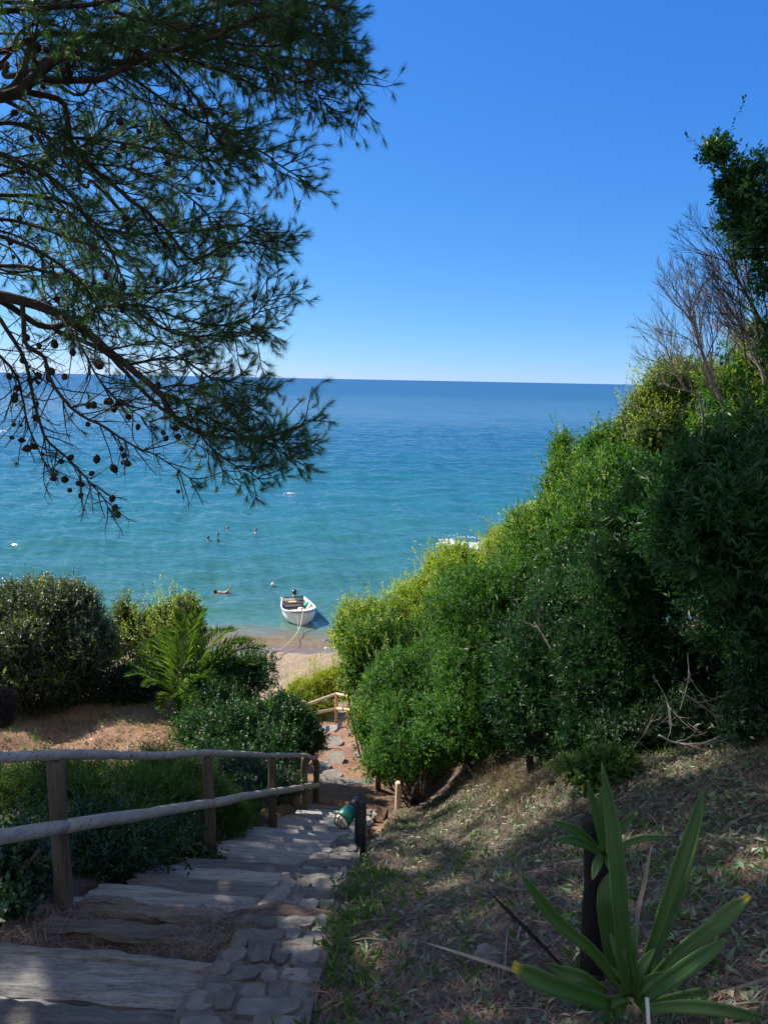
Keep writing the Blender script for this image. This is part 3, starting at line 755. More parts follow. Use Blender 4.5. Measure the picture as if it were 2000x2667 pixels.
D = 6.8
B = [
 # pts, r0, r1, density, cones
 ([(-40, 262, D), (60, 241, D), (108, 199, D), (157, 163, D), (241, 160, D), (313, 175, D + .2), (420, 157, D + .3), (560, 190, D + .3), (680, 250, D + .2)], .055, .012, .8, .25),
 ([(108, 208, D), (181, 214, D - .1), (271, 208, D - .2), (386, 150, D - .3), (520, 120, D - .4), (640, 60, D - .4), (760, 40, D - .5)], .035, .010, .85, .2),
 ([(-40, 150, D + .4), (78, 115, D + .4), (127, 90, D + .4), (223, 96, D + .5), (337, 108, D + .6), (482, 108, D + .7), (663, 136, D + .6), (814, 160, D + .4), (955, 165, D + .3)], .03, .008, .75, .12),
 ([(62, 240, D), (157, 259, D), (181, 320, D), (187, 362, D), (240, 430, D - .1), (320, 500, D - .1), (392, 561, D), (452, 615, D + .1), (512, 681, D + .1), (610, 640, D + .1), (690, 645, D), (750, 625, D)], .03, .007, .85, .16),
 ([(420, 157, D + .3), (520, 260, D), (560, 360, D), (663, 380, D), (740, 430, D), (800, 468, D)], .014, .006, .75, .15),
 ([(-40, 505, D + .5), (120, 512, D + .4), (211, 543, D + .4), (271, 591, D + .3), (362, 603, D + .3), (512, 591, D + .3), (640, 575, D + .2), (750, 625, D + .2)], .022, .006, .75, .1),
 ([(-60, 755, D - .3), (60, 783, D - .3), (151, 813, D - .2), (199, 843, D - .2), (259, 891, D - .1), (337, 951, D - .1), (410, 1012, D), (446, 1072, D), (512, 1114, D), (573, 1126, D), (663, 1132, D), (753, 1108, D), (830, 1070, D)], .05, .007, .72, .22),
 ([(512, 1114, D), (543, 1162, D), (603, 1210, D - .1), (651, 1229, D - .1), (695, 1265, D - .2)], .010, .005, .8, .1),
 ([(400, 1010, D), (500, 1060, D), (600, 1120, D + .1), (700, 1150, D + .1), (775, 1170, D + .1)], .012, .005, .85, .05),
 ([(60, 783, D - .3), (66, 891, D - .3), (108, 921, D - .3), (133, 988, D - .4), (193, 1066, D - .4), (271, 1108, D - .4), (337, 1150, D - .4), (422, 1192, D - .4), (506, 1253, D - .4)], .022, .004, .02, .42),
 ([(0, 830, D - .2), (66, 930, D - .2), (90, 1040, D - .2), (120, 1132, D - .2), (181, 1192, D - .2), (241, 1253, D - .2), (290, 1320, D - .2)], .02, .004, .02, .55),
 ([(-40, 880, D), (40, 980, D), (60, 1080, D), (90, 1180, D), (140, 1250, D)], .015, .004, .02, .6),
 ([(150, 813, D - .2), (210, 900, D - .5), (260, 990, D - .5), (330, 1060, D - .5), (420, 1120, D - .5)], .012, .004, .12, .5),
 ([(199, 843, D), (259, 800, D + .1), (337, 807, D + .1), (458, 873, D + .1), (543, 880, D), (620, 870, D), (690, 895, D)], .018, .006, .9, .1),
 ([(260, 800, D + .1), (380, 800, D + .2), (470, 835, D + .2), (543, 849, D + .2), (640, 845, D + .2), (693, 813, D + .2), (729, 772, D + .2)], .014, .005, .75, .06),
 ([(337, 951, D - .1), (458, 930, D), (540, 975, D), (603, 990, D), (690, 1010, D)], .014, .005, .9, .1),
 ([(-60, 680, D + .6), (80, 690, D + .5), (200, 720, D + .5), (300, 760, D + .4), (420, 760, D + .4), (520, 740, D + .4), (600, 715, D + .4)], .022, .006, .7, .1),
 ([(-50, 380, D - .4), (60, 420, D - .4), (160, 470, D - .5), (230, 560, D - .5), (300, 660, D - .5), (330, 740, D - .5)], .024, .008, .8, .12),
 ([(-50, 600, D - .4), (60, 640, D - .4), (150, 690, D - .4), (220, 760, D - .4), (260, 850, D - .4)], .02, .008, .6, .25),
 ([(-50, 40, D), (100, 20, D), (260, 10, D), (400, -20, D), (520, -60, D)], .03, .01, .9, .15),
 ([(223, 96, D + .5), (380, 60, D + .4), (520, 20, D + .3), (700, -10, D + .2), (840, 20, D + .2), (890, 30, D + .2)], .02, .008, .95, .1),
 ([(482, 108, D + .7), (600, 70, D + .6), (740, 60, D + .6), (820, 80, D + .5), (870, 80, D + .5)], .014, .007, .95, .05),
 ([(663, 136, D + .6), (740, 200, D + .4), (820, 240, D + .4), (850, 270, D + .3), (860, 300, D + .3)], .009, .005, .6, .1),
 ([(814, 160, D + .4), (880, 200, D + .4), (940, 250, D + .3), (950, 290, D + .3)], .008, .005, .65, .05),
 ([(313, 175, D + .2), (400, 240, D + .3), (500, 300, D + .3), (590, 330, D + .3), (660, 330, D + .2)], .016, .006, 1., .15),
 ([(187, 362, D), (300, 370, D + .3), (420, 400, D + .4), (520, 420, D + .5), (600, 400, D + .5)], .016, .006, .85, .15),
 ([(240, 430, D - .1), (330, 440, D), (430, 480, D + .1), (520, 540, D + .1), (560, 600, D + .1)], .012, .006, .9, .1),
 ([(-50, 470, D + 1.2), (80, 430, D + 1.2), (220, 380, D + 1.2), (340, 330, D + 1.3), (440, 330, D + 1.3)], .02, .006, .8, .1),
 ([(-50, 560, D + 1.0), (100, 590, D + 1.0), (240, 640, D + 1.0), (380, 680, D + 1.1)], .02, .006, .6, .1),
 ([(-50, 330, D - .2), (60, 330, D - .2), (180, 400, D - .2), (260, 420, D - .2)], .02, .007, .6, .3),
 ([(410, 1012, D), (480, 1000, D - .2), (560, 1040, D - .2), (640, 1050, D - .2), (690, 1045, D - .2)], .011, .005, .85, .05),
 ([(380, 100, D + .3), (520, 150, D + .2), (660, 190, D + .1), (740, 220, D + .1), (800, 230, D + .1)], .014, .006, .95, .1),
    ([(300, 30, D - .3), (450, 70, D - .3), (600, 110, D - .3), (740, 110, D - .3), (840, 60, D - .3)], .016, .006, .95, .1),
    ([(420, 300, D + .2), (500, 380, D + .2), (560, 420, D + .2), (640, 440, D + .2)], .010, .005, .9, .1),
    ([(540, -40, D), (680, 20, D), (790, 40, D), (860, 80, D), (900, 120, D)], .014, .005, .95, .05),
 ([(663, 1132, D), (720, 1150, D), (760, 1180, D - .1), (790, 1190, D - .1)], .007, .004, .8, 0),
]
for pts, r0, r1, dn, cn in B:
    branch(pts, r0, r1, dn, cn)
    if pts[0][0] <= 0: limb_to(pts[0], r0)
for i, (pts, r0, r1, dn, cn) in enumerate(B):
    if dn < .5: continue
    for dz, sh, f in ((2.4, -45, .7), (4.8, -95, .6)):
        if dz > 3 and max(p[1] for p in pts) > 900: continue
        q = [(p[0] + sh + rng.normal(0, 22), p[1] + rng.normal(0, 26) - 10, p[2] + dz) for p in pts]
        branch(q, r0 * .9, r1, dn * f, cn * .5, step=.16)
tp, td = np.array(tuft_p), np.array(tuft_d)
tufts(nb_, tp, td, 58, .10, .0029, shoot=.085, lo=12, hi=58)
# unseen rest of the crown, above and left; clumps added to shade the foreground
cs_p, cs_d = [], []
SHADE_CROWN = [((-4.6, 6.6, 18.4), (3.6, 4.6, 2.0), 4400), ((-6.9, 8.2, 14.9), (1.9, 3.1, 2.6), 4600), ((-4.6, 4.2, 16.4), (2.2, 3.0, 2.0), 2700), ((-2.6, 11.5, 20.6), (3.0, 3.0, 1.7), 4200), ((-9.2, 13.2, 15.6), (2.2, 2.6, 2.2), 4200)]
for c, r, n in SHADE_CROWN:
    c = np.array(c); r = np.array(r)
    d = sphere_dirs(n); rad = rng.random(n) ** .45
    p = c + d * r * rad[:, None]
    # clump: pull the points towards branch-like centres so that light breaks through
    k = c + sphere_dirs(150) * r * (rng.random(150) ** .4)[:, None]
    near = np.argmin(((p[:, None] - k[None]) ** 2).sum(-1), 1)
    p = p * .45 + k[near] * .55
    # keep the part that would fall into the open sky of the picture free
    v = (p - np.array([0, 0, EYE])) @ MN
    px = 1000 + v[:, 0] / -v[:, 2] * F; py = 1333.5 - v[:, 1] / -v[:, 2] * F
    ok = ~((v[:, 2] < 0) & (px > -30) & (py > 20) & (py < 2700)) | ((v[:, 2] < -11) & (px < 150) & (py > 300) & (py < 820))
    ok &= ~((v[:, 2] < 0) & (px > 930) & (py > -400))
    cs_p.append(p[ok]); cs_d.append(nrm(d[ok] + np.array([0, 0, .2]) + rng.normal(0, .4, (ok.sum(), 3))))
    for e in k[::5]:
        vv = (e - np.array([0, 0, EYE])) @ MN
        ex = 1000 + vv[0] / -vv[2] * F; ey = 1333.5 - vv[1] / -vv[2] * F
        if vv[2] < 0 and ex > -30 and ey > 0: continue
        s = trunk_at(min(e[2] - .6, 20))
        if s[2] < 14: s = trunk_at(14.2)
        q = spline([s, (s + e) / 2 + rng.normal(0, .2, 3) + [0, 0, .1], e], 9)
        vq = (q - np.array([0, 0, EYE])) @ MN
        exq = 1000 + vq[:, 0] / -vq[:, 2] * F; eyq = 1333.5 - vq[:, 1] / -vq[:, 2] * F
        if np.any((vq[:, 2] < 0) & (exq > -20) & (eyq > -20)): continue
        tube(lb, q, np.linspace(.05, .012, 9), 5, cap=False)
tufts(nb_, np.concatenate(cs_p), np.concatenate(cs_d), 30, .17, .009, shoot=.2, lo=30, hi=75)
lb.build('branches', M_BARK, pine)
nb_.build('needles', M_NEEDLE, pine, smooth=False)
# hand-placed cones seen clearly against sky and sea, then the grown ones
hand = [(518, 494), (556, 475), (437, 425), (203, 466), (203, 450), (310, 405), (363, 342), (313, 317), (328, 569), (510, 683), (433, 1142), (322, 1204), (206, 1259), (215, 1262), (170, 1249), (140, 1247), (112, 1183), (74, 1170), (72, 1168), (37, 1106), (32, 1140), (245, 1055), (282, 1045), (320, 1048), (360, 1112), (185, 1192), (160, 1202), (240, 1233), (183, 1277), (298, 1221), (426, 1127), (458, 1115), (464, 1137), (253, 1196), (250, 1200), (290, 1046), (310, 1050), (806, 170), (490, 120), (430, 118), (120, 130), (350, 180), (237, 178), (735, 25), (600, 10), (640, 12)]
sites = [P(a, b, D - .35 + rng.normal(0, .1)) for a, b in hand]
grown = [s for s in cone_sites]
rng.shuffle(grown)
sites += grown
def cone_mesh():
    nu, nv = 12, 9
    V = []
    for j in range(nv):
        t = j / (nv - 1); z = .5 - t
        rr = math.sin(math.pi * min(1, t * .92 + .06)) ** .75 * .36 * (1.12 - .35 * (1 - t))
        for i in range(nu):
            a = 2 * math.pi * (i + .5 * (j % 2)) / nu
            k = 1.16 if (i + j) % 2 else .88
            V.append((rr * k * math.cos(a), rr * k * math.sin(a), z))
    V = np.array(V) * .078
    i = np.arange(nv - 1)[:, None] * nu; a = np.arange(nu)[None]; b = (a + 1) % nu
    q = np.stack([i + a, i + nu + a, i + nu + b, i + b], -1).reshape(-1, 4)
    return mesh_np('pine_cone', V, [q, np.arange(nu)[None, ::-1], (np.arange(nu) + (nv - 1) * nu)[None]], False)
cm = cone_mesh()
cm.materials.append(M_CONE)
inframe = []
for s in sites:
    v = (s - np.array([0, 0, EYE])) @ MN
    px = 1000 + v[0] / -v[2] * F; py = 1333.5 - v[1] / -v[2] * F
    if -10 < px < 1000 and -10 < py < 1400: inframe.append(s)
for s in inframe[:100]:
    o = link('pine_cone', cm, None, pine)
    o.location = s; k = rng.uniform(.6, 1.15); o.scale = (k, k, k)
    o.rotation_euler = (rng.uniform(0, 3), rng.uniform(0, 3), rng.uniform(0, 6))
rest = inframe[100:190]
if rest:
    cb = MB()
    cv = np.array([v.co[:] for v in cm.vertices])
    fq = np.array([list(p.vertices) for p in cm.polygons if len(p.vertices) == 4])
    for s in rest:
        rot = np.array(Matrix.Rotation(rng.uniform(0, 3), 3, 'X') @ Matrix.Rotation(rng.uniform(0, 3), 3, 'Z'))
        cb.add(cv @ rot.T * rng.uniform(.7, 1.1) + s, [fq])
    tag(cb.build('pine_cones', M_CONE, pine, smooth=False), kind='stuff')

# ------------------------------------------------------------------ bare trees on the right
def grow(mb, p, d, L, r, lvl, spread=.55, up=.12, rr=.62, kids=(2, 4), tips=None):
    k = 6; q = [p]; dd = d.copy()
    for i in range(k - 1):
        dd = nrm(dd + rng.normal(0, .11, 3) + np.array([0, 0, up * .25]))
        q.append(q[-1] + dd * L / (k - 1))
    q = np.array(q)
    tube(mb, q, np.linspace(r, r * .6, k), 6 if lvl > 2 else (4 if lvl > 1 else 3), cap=False)
    if lvl <= 0:
        if tips is not None: tips.append((q[-1], dd))
        return
    for _ in range(rng.integers(kids[0], kids[1] + 1)):
        t = rng.uniform(.3, 1.0); i = min(k - 2, int(t * (k - 1)))
        o = perp_rand(nrm(q[i + 1] - q[i])[None])[0]
        nd = nrm(nrm(q[i + 1] - q[i]) + o * spread + np.array([0, 0, up]))
        grow(mb, q[i + 1], nd, L * rng.uniform(.55, .8), max(r * rr, .0022), lvl - 1, spread, up, rr, kids, tips)
    grow(mb, q[-1], dd, L * .7, max(r * .6, .0025), lvl - 1, spread, up, rr, kids, tips)

def bare_tree(label, base, lead, r, lvl, m, L0=.75, **kw):
    b = P(*base); gz = ground_z(b[0], b[1])
    root = empty('bare_tree', (b[0], b[1], gz - .05), label, 'tree')
    t = MB()
    w = [P(*a) for a in lead]
    q = spline([np.array([b[0], b[1], gz - .05]), b] + w, 16)
    tube(t, q, np.linspace(r, r * .45, 16), 8, cap=False)
    t.build('trunk', m, root)
    br = MB()
    for i in range(5, 16, 1):
        for _ in range(2):
            o = perp_rand(nrm(q[i] - q[i - 1])[None])[0]
            d = nrm(nrm(q[i] - q[i - 1]) * .8 + o * .6 + np.array([-.15, 0, .25]))
            grow(br, q[i], d, L0 * (1.15 - .04 * i), r * .24, lvl, **kw)
    br.build('branches', m, root)
    return root
bare_tree('leafless grey tree with fine pale twigs leaning left over the hedge', (1890, 1150, 9.6), [(1850, 990, 9.6), (1815, 880, 9.6), (1790, 800, 9.6)], .035, 3, M_DEADWOOD, L0=.58, kids=(2, 3), spread=.42, rr=.58)
bare_tree('leafless dark tree with long thin twigs fanning out below the tall dark crown', (2060, 1060, 9.2), [(2010, 900, 9.2), (1950, 780, 9.2), (1890, 680, 9.2)], .03, 3, M_TWIG, L0=.62, kids=(2, 3), spread=.42, rr=.58)
bare_tree('pale bare tree closest to the right edge under the dark crown', (1990, 1080, 9.9), [(1965, 930, 9.9), (1925, 840, 9.9), (1900, 760, 9.9)], .028, 3, M_DEADWOOD, L0=.55, kids=(2, 3), spread=.45, rr=.58)
bare_tree('thin bare sapling reaching out left above the horizon bush', (1830, 1110, 10.2), [(1780, 1010, 10.2), (1750, 950, 10.2), (1730, 900, 10.2)], .02, 2, M_DEADWOOD, L0=.5, kids=(2, 3), spread=.42)
# dead twigs in the dark thicket
def twig_thing(label, pts, r, m, cat='branch', name='dead_branch', forks=4):
    w = [P(*a) for a in pts]
    mb = MB()
    q = spline(w, 14)
    tube(mb, q, np.linspace(r, r * .4, 14), 6)
    for _ in range(forks):
        i = rng.integers(3, 12)
        o = perp_rand(nrm(q[i] - q[i - 1])[None])[0]
        grow(mb, q[i], nrm(nrm(q[i] - q[i - 1]) + o * .7), .22, r * .5, 1, kids=(1, 1))
    return tag(mb.build(name, m), label, cat)
twig_thing('pale dead branch curving through the dark gap at right', [(1770, 1800, 5.9), (1830, 1840, 5.9), (1880, 1875, 5.9), (1930, 1880, 5.9)], .008, M_DEADWOOD)
twig_thing('lower forked dead branch lying at the foot of the dark thicket', [(1715, 1915, 5.7), (1760, 1935, 5.7), (1830, 1935, 5.7), (1880, 1915, 5.7)], .008, M_DEADWOOD)
for k, (x0, y0, x1, y1, w) in enumerate(((1700, 1760, 1745, 1900, 'hanging straight down'), (1900, 1740, 1960, 1930, 'slanting right'), (1820, 1980, 1950, 1890, 'rising to the right'), (1640, 1960, 1700, 1860, 'leaning right beside the small green shrub'), (1965, 1830, 1995, 1960, 'nearest the right edge'), (1790, 1700, 1770, 1850, 'dropping from the laurel leaves'))):
    twig_thing(f'thin dead twig {w} in the dark hollow', [(x0, y0, 6.2), ((x0 + x1) / 2 + 12, (y0 + y1) / 2 - 8, 6.1), (x1, y1, 6.0)], .006, M_DEADWOOD, forks=3)
twig_thing('long thin dead branch behind the middle of the hedge', [(1440, 1700, 7.8), (1410, 1650, 7.9), (1390, 1620, 8.0)], .008, M_DEADWOOD)
twig_thing('thick dead limb poking out of the bush below the horizon tree', [(1735, 1145, 9.5), (1790, 1165, 9.5), (1820, 1180, 9.5)], .02, M_TWIG, forks=0)

# ------------------------------------------------------------------ palm
def palm():
    base = P(470, 1880, 15.0)
    gz = ground_z(base[0], base[1])
    root = empty('palm', (base[0], base[1], gz), 'young palm with arching fronds standing in front of the sunlit bushes', 'palm tree')
    crown = P(468, 1835, 15.0); crown[2] = max(crown[2], gz + .25)
    tmb = MB()
    tube(tmb, spline([[base[0], base[1], gz - .1], (np.array([base[0], base[1], gz]) + crown) / 2, crown], 8), np.linspace(.17, .12, 8), 10, jit=.015)
    tmb.build('trunk', M_BARK, root)
    tips = [(528, 1590, 15.2), (430, 1640, 15.3), (395, 1665, 15.8), (268, 1722, 15.2), (655, 1672, 15.1), (640, 1800, 14.6), (560, 1640, 15.9), (490, 1600, 15.9), (600, 1700, 15.8),
            (555, 1775, 14.0), (380, 1790, 14.0), (330, 1760, 14.6), (420, 1850, 13.8), (520, 1860, 13.9), (660, 1730, 15.4), (610, 1640, 15.5), (345, 1690, 15.8), (460, 1650, 14.4), (590, 1850, 14.5), (690, 1690, 15.3)]
    for tpt in tips:
        e = P(*tpt)
        v = e - crown
        Lh = np.linalg.norm(v)
        rise = np.array([0, 0, 1.0]) * (.18 * Lh)
        q = spline([crown, crown + v * .35 + rise * .9, crown + v * .7 + rise * .9, e], 26)
        fb = MB()
        tube(fb, q, np.linspace(.016, .004, 26), 4)
        t = nrm(np.gradient(q, axis=0))
        n = 36
        pos, dd, nor, LL = [], [], [], []
        for j in range(n):
            u = .16 + .84 * j / n
            i = min(24, int(u * 25))
            f = u * 25 - i
            pp = q[i] * (1 - f) + q[i + 1] * f
            ax = t[i]
            side = nrm(np.cross(ax, np.array([0, 0, 1.]) + rng.normal(0, .02, 3)))
            upv = np.cross(side, ax)
            ll = .40 * (math.sin(math.pi * min(1, .25 + u * .68)) ** .7) * Lh / 1.7
            for s in (-1, 1):
                d = nrm(side * s * .75 + ax * .75 + upv * .38 + rng.normal(0, .07, 3))
                pos.append(pp); dd.append(d); nor.append(upv + side * s * -.4); LL.append(ll * rng.uniform(.85, 1.1))
        LL = np.array(LL)
        leaves(fb, np.array(pos), np.array(dd), nrm(np.array(nor)), LL, np.full(len(LL), .030), .3)
        fb.build('frond', M_PALM, root, smooth=False)
palm()

# ------------------------------------------------------------------ yucca
PW = P
def yucca():
    D0 = 2.2 * 1.25
    def P(px, py, d): return PW(px, py, d * 1.25)
    b = P(1632, 2600, 2.2)
    gz = ground_z(b[0], b[1])
    root = empty('yucca', (b[0], b[1], gz), 'green sword-leaved yucca with a charred cut trunk, close to the viewer at lower right', 'yucca')
    tm = MB()
    pts = [P(1548, 2600, 2.45), P(1545, 2450, 2.45), P(1553, 2300, 2.45), P(1550, 2200, 2.45), P(1535, 2130, 2.45)]
    pts[0][2] = min(pts[0][2], ground_z(pts[0][0], pts[0][1]) - .05)
    tube(tm, spline(pts, 22), np.linspace(.047, .036, 22) * 1.25 * np.where(np.arange(22) > 19, .75, 1), 14, jit=.0022)
    tm.build('trunk', M_YTRUNK, root)
    def blade(pts, w, m=M_YUCCA, fold=.35, end=.02, name='leaf', peak=.5, face=0.0):
        q = spline([P(*a) for a in pts], 16)
        t = nrm(np.gradient(q, axis=0))
        view = nrm(np.array([0, 0, EYE]) - q)
        side = nrm(np.cross(t, view + np.array([face, 0, 0])))
        nor = np.cross(side, t)
        u = np.linspace(0, 1, 16)
        wd = w * np.where(u < peak, .62 + .38 * np.sin(u / peak * np.pi / 2), np.maximum(end, np.cos((u - peak) / (1 - peak) * np.pi / 2) ** .75))
        wd = wd * .76 * (1 + rng.normal(0, .015, 16))
        wd = wd[:, None]
        A = q - side * wd * .5; Bm = q - nor * wd * fold * .5; Cc = q + side * wd * .5
        A2 = q - side * wd * .25 - nor * wd * fold * .3; C2 = q + side * wd * .25 - nor * wd * fold * .3
        V = np.stack([A, A2, Bm, C2, Cc], 1).reshape(-1, 3)
        i = np.arange(15)[:, None] * 5; k = np.arange(4)[None]
        f = np.stack([i + k, i + k + 1, i + 6 + k, i + 5 + k], -1).reshape(-1, 4)
        mb = MB(); mb.add(V, [f])
        me = mb.mesh(name)
        for an, val in (('across', np.tile([0, .25, .5, .75, 1.0], 16)), ('along', np.repeat(u, 5))):
            me.attributes.new(an, 'FLOAT', 'POINT').data.foreach_set('value', val.astype(np.float32))
        o = link(name, me, m, root)
        md = o.modifiers.new('thickness', 'SOLIDIFY'); md.thickness = .0022
        return o
    S = D0 / F
    blade([(1602, 2560, 2.3), (1580, 2420, 2.33), (1574, 2330, 2.35), (1588, 2270, 2.4)], 55 * S, peak=.55)
    blade([(1640, 2580, 2.15), (1620, 2420, 2.15), (1606, 2250, 2.17), (1588, 2110, 2.2), (1566, 1985, 2.22)], 54 * S)
    blade([(1655, 2585, 2.2), (1715, 2420, 2.22), (1768, 2260, 2.25), (1805, 2150, 2.28), (1824, 2062, 2.3)], 50 * S, face=.35)
    blade([(1680, 2560, 2.25), (1740, 2400, 2.27), (1780, 2280, 2.3), (1818, 2120, 2.33), (1829, 2060, 2.34)], 40 * S, face=-.5)
    blade([(1675, 2585, 2.2), (1760, 2490, 2.2), (1850, 2420, 2.2), (1900, 2375, 2.22), (1952, 2332, 2.24)], 52 * S, M_YUCCAY, peak=.7, end=.28)
    blade([(1672, 2605, 2.1), (1745, 2550, 2.08), (1830, 2490, 2.06), (1895, 2445, 2.06)], 50 * S)
    blade([(1612, 2570, 2.15), (1545, 2480, 2.13), (1450, 2400, 2.12), (1400, 2335, 2.12), (1352, 2272, 2.12)], 42 * S)
    blade([(1595, 2618, 2.08), (1510, 2590, 2.03), (1420, 2560, 2.0), (1335, 2515, 2.0)], 60 * S, M_YUCCAY, peak=.75, end=.5)
    blade([(1580, 2590, 2.12), (1520, 2550, 2.1), (1470, 2535, 2.1), (1420, 2510, 2.1)], 45 * S)
    blade([(1690, 2620, 2.15), (1780, 2600, 2.15), (1860, 2588, 2.15), (1920, 2580, 2.16)], 44 * S, M_YUCCAY)
    blade([(1672, 2628, 2.05), (1790, 2622, 2.02), (1900, 2635, 2.0), (2040, 2668, 2.0)], 40 * S)
    for tp_, w_ in (((1705, 2470), 34), ((1588, 2430), 36), ((1545, 2500), 32), ((1745, 2530), 34), ((1500, 2625), 36), ((1765, 2660), 34), ((1655, 2400), 30), ((1560, 2660), 34)):
        dx = tp_[0] - 1640; blade([(1640 + dx * .1, 2598, 2.15), (1640 + dx * .45, 2598 + (tp_[1] - 2598) * .6, 2.15), (*tp_, 2.15 - (.08 if tp_[1] > 2590 else -.03))], w_ * S)
    dead = M_YTRUNK
    tag(blade([(1480, 2535, 2.2), (1400, 2450, 2.25), (1330, 2380, 2.3), (1270, 2320, 2.35)], 13 * S, dead, name='dead_leaf'), 'thin blackened dead leaf')
    tag(blade([(1480, 2585, 2.1), (1340, 2530, 2.12), (1220, 2490, 2.15), (1098, 2452, 2.18)], 10 * S, M_DEADWOOD, name='dead_leaf'), 'long thin grey dead leaf')
    tag(blade([(1655, 2480, 2.3), (1660, 2380, 2.32), (1680, 2290, 2.35), (1696, 2200, 2.38)], 14 * S, M_DEADWOOD, name='dead_leaf'), 'upright grey dry leaf')
    tag(blade([(1850, 2592, 2.15), (1900, 2578, 2.15), (1960, 2560, 2.16), (2030, 2535, 2.18)], 9 * S, M_DEADWOOD, name='dead_leaf'), 'dry leaf reaching out to the right')
    w, nt, bb = mat('pale_stem'); bb.inputs['Base Color'].default_value = (.55, .55, .48, 1)
    sm = MB(); tube(sm, [P(1684, 2598, 2.0), P(1690, 2700, 1.95)], .007, 8); sm.build('cut_stem', w, root)
    # upper sprout
    c0 = (1572, 2226, 2.36)
    for tp_, w in (((1528, 2030, 2.38), 26), ((1564, 2050, 2.4), 26), ((1436, 2136, 2.3), 30), ((1442, 2186, 2.26), 32), ((1660, 2115, 2.34), 26), ((1745, 2178, 2.36), 22), ((1542, 2292, 2.28), 30), ((1597, 2284, 2.28), 28), ((1605, 2100, 2.42), 24)):
        mid = ((c0[0] + tp_[0]) / 2, (c0[1] + tp_[1]) / 2 - 14, (c0[2] + tp_[2]) / 2)
        blade([c0, mid, tp_], w * S * 1.05, M_YUCCAY if tp_[0] == 1660 else M_YUCCA, name='sprout_leaf', peak=.5)
yucca()

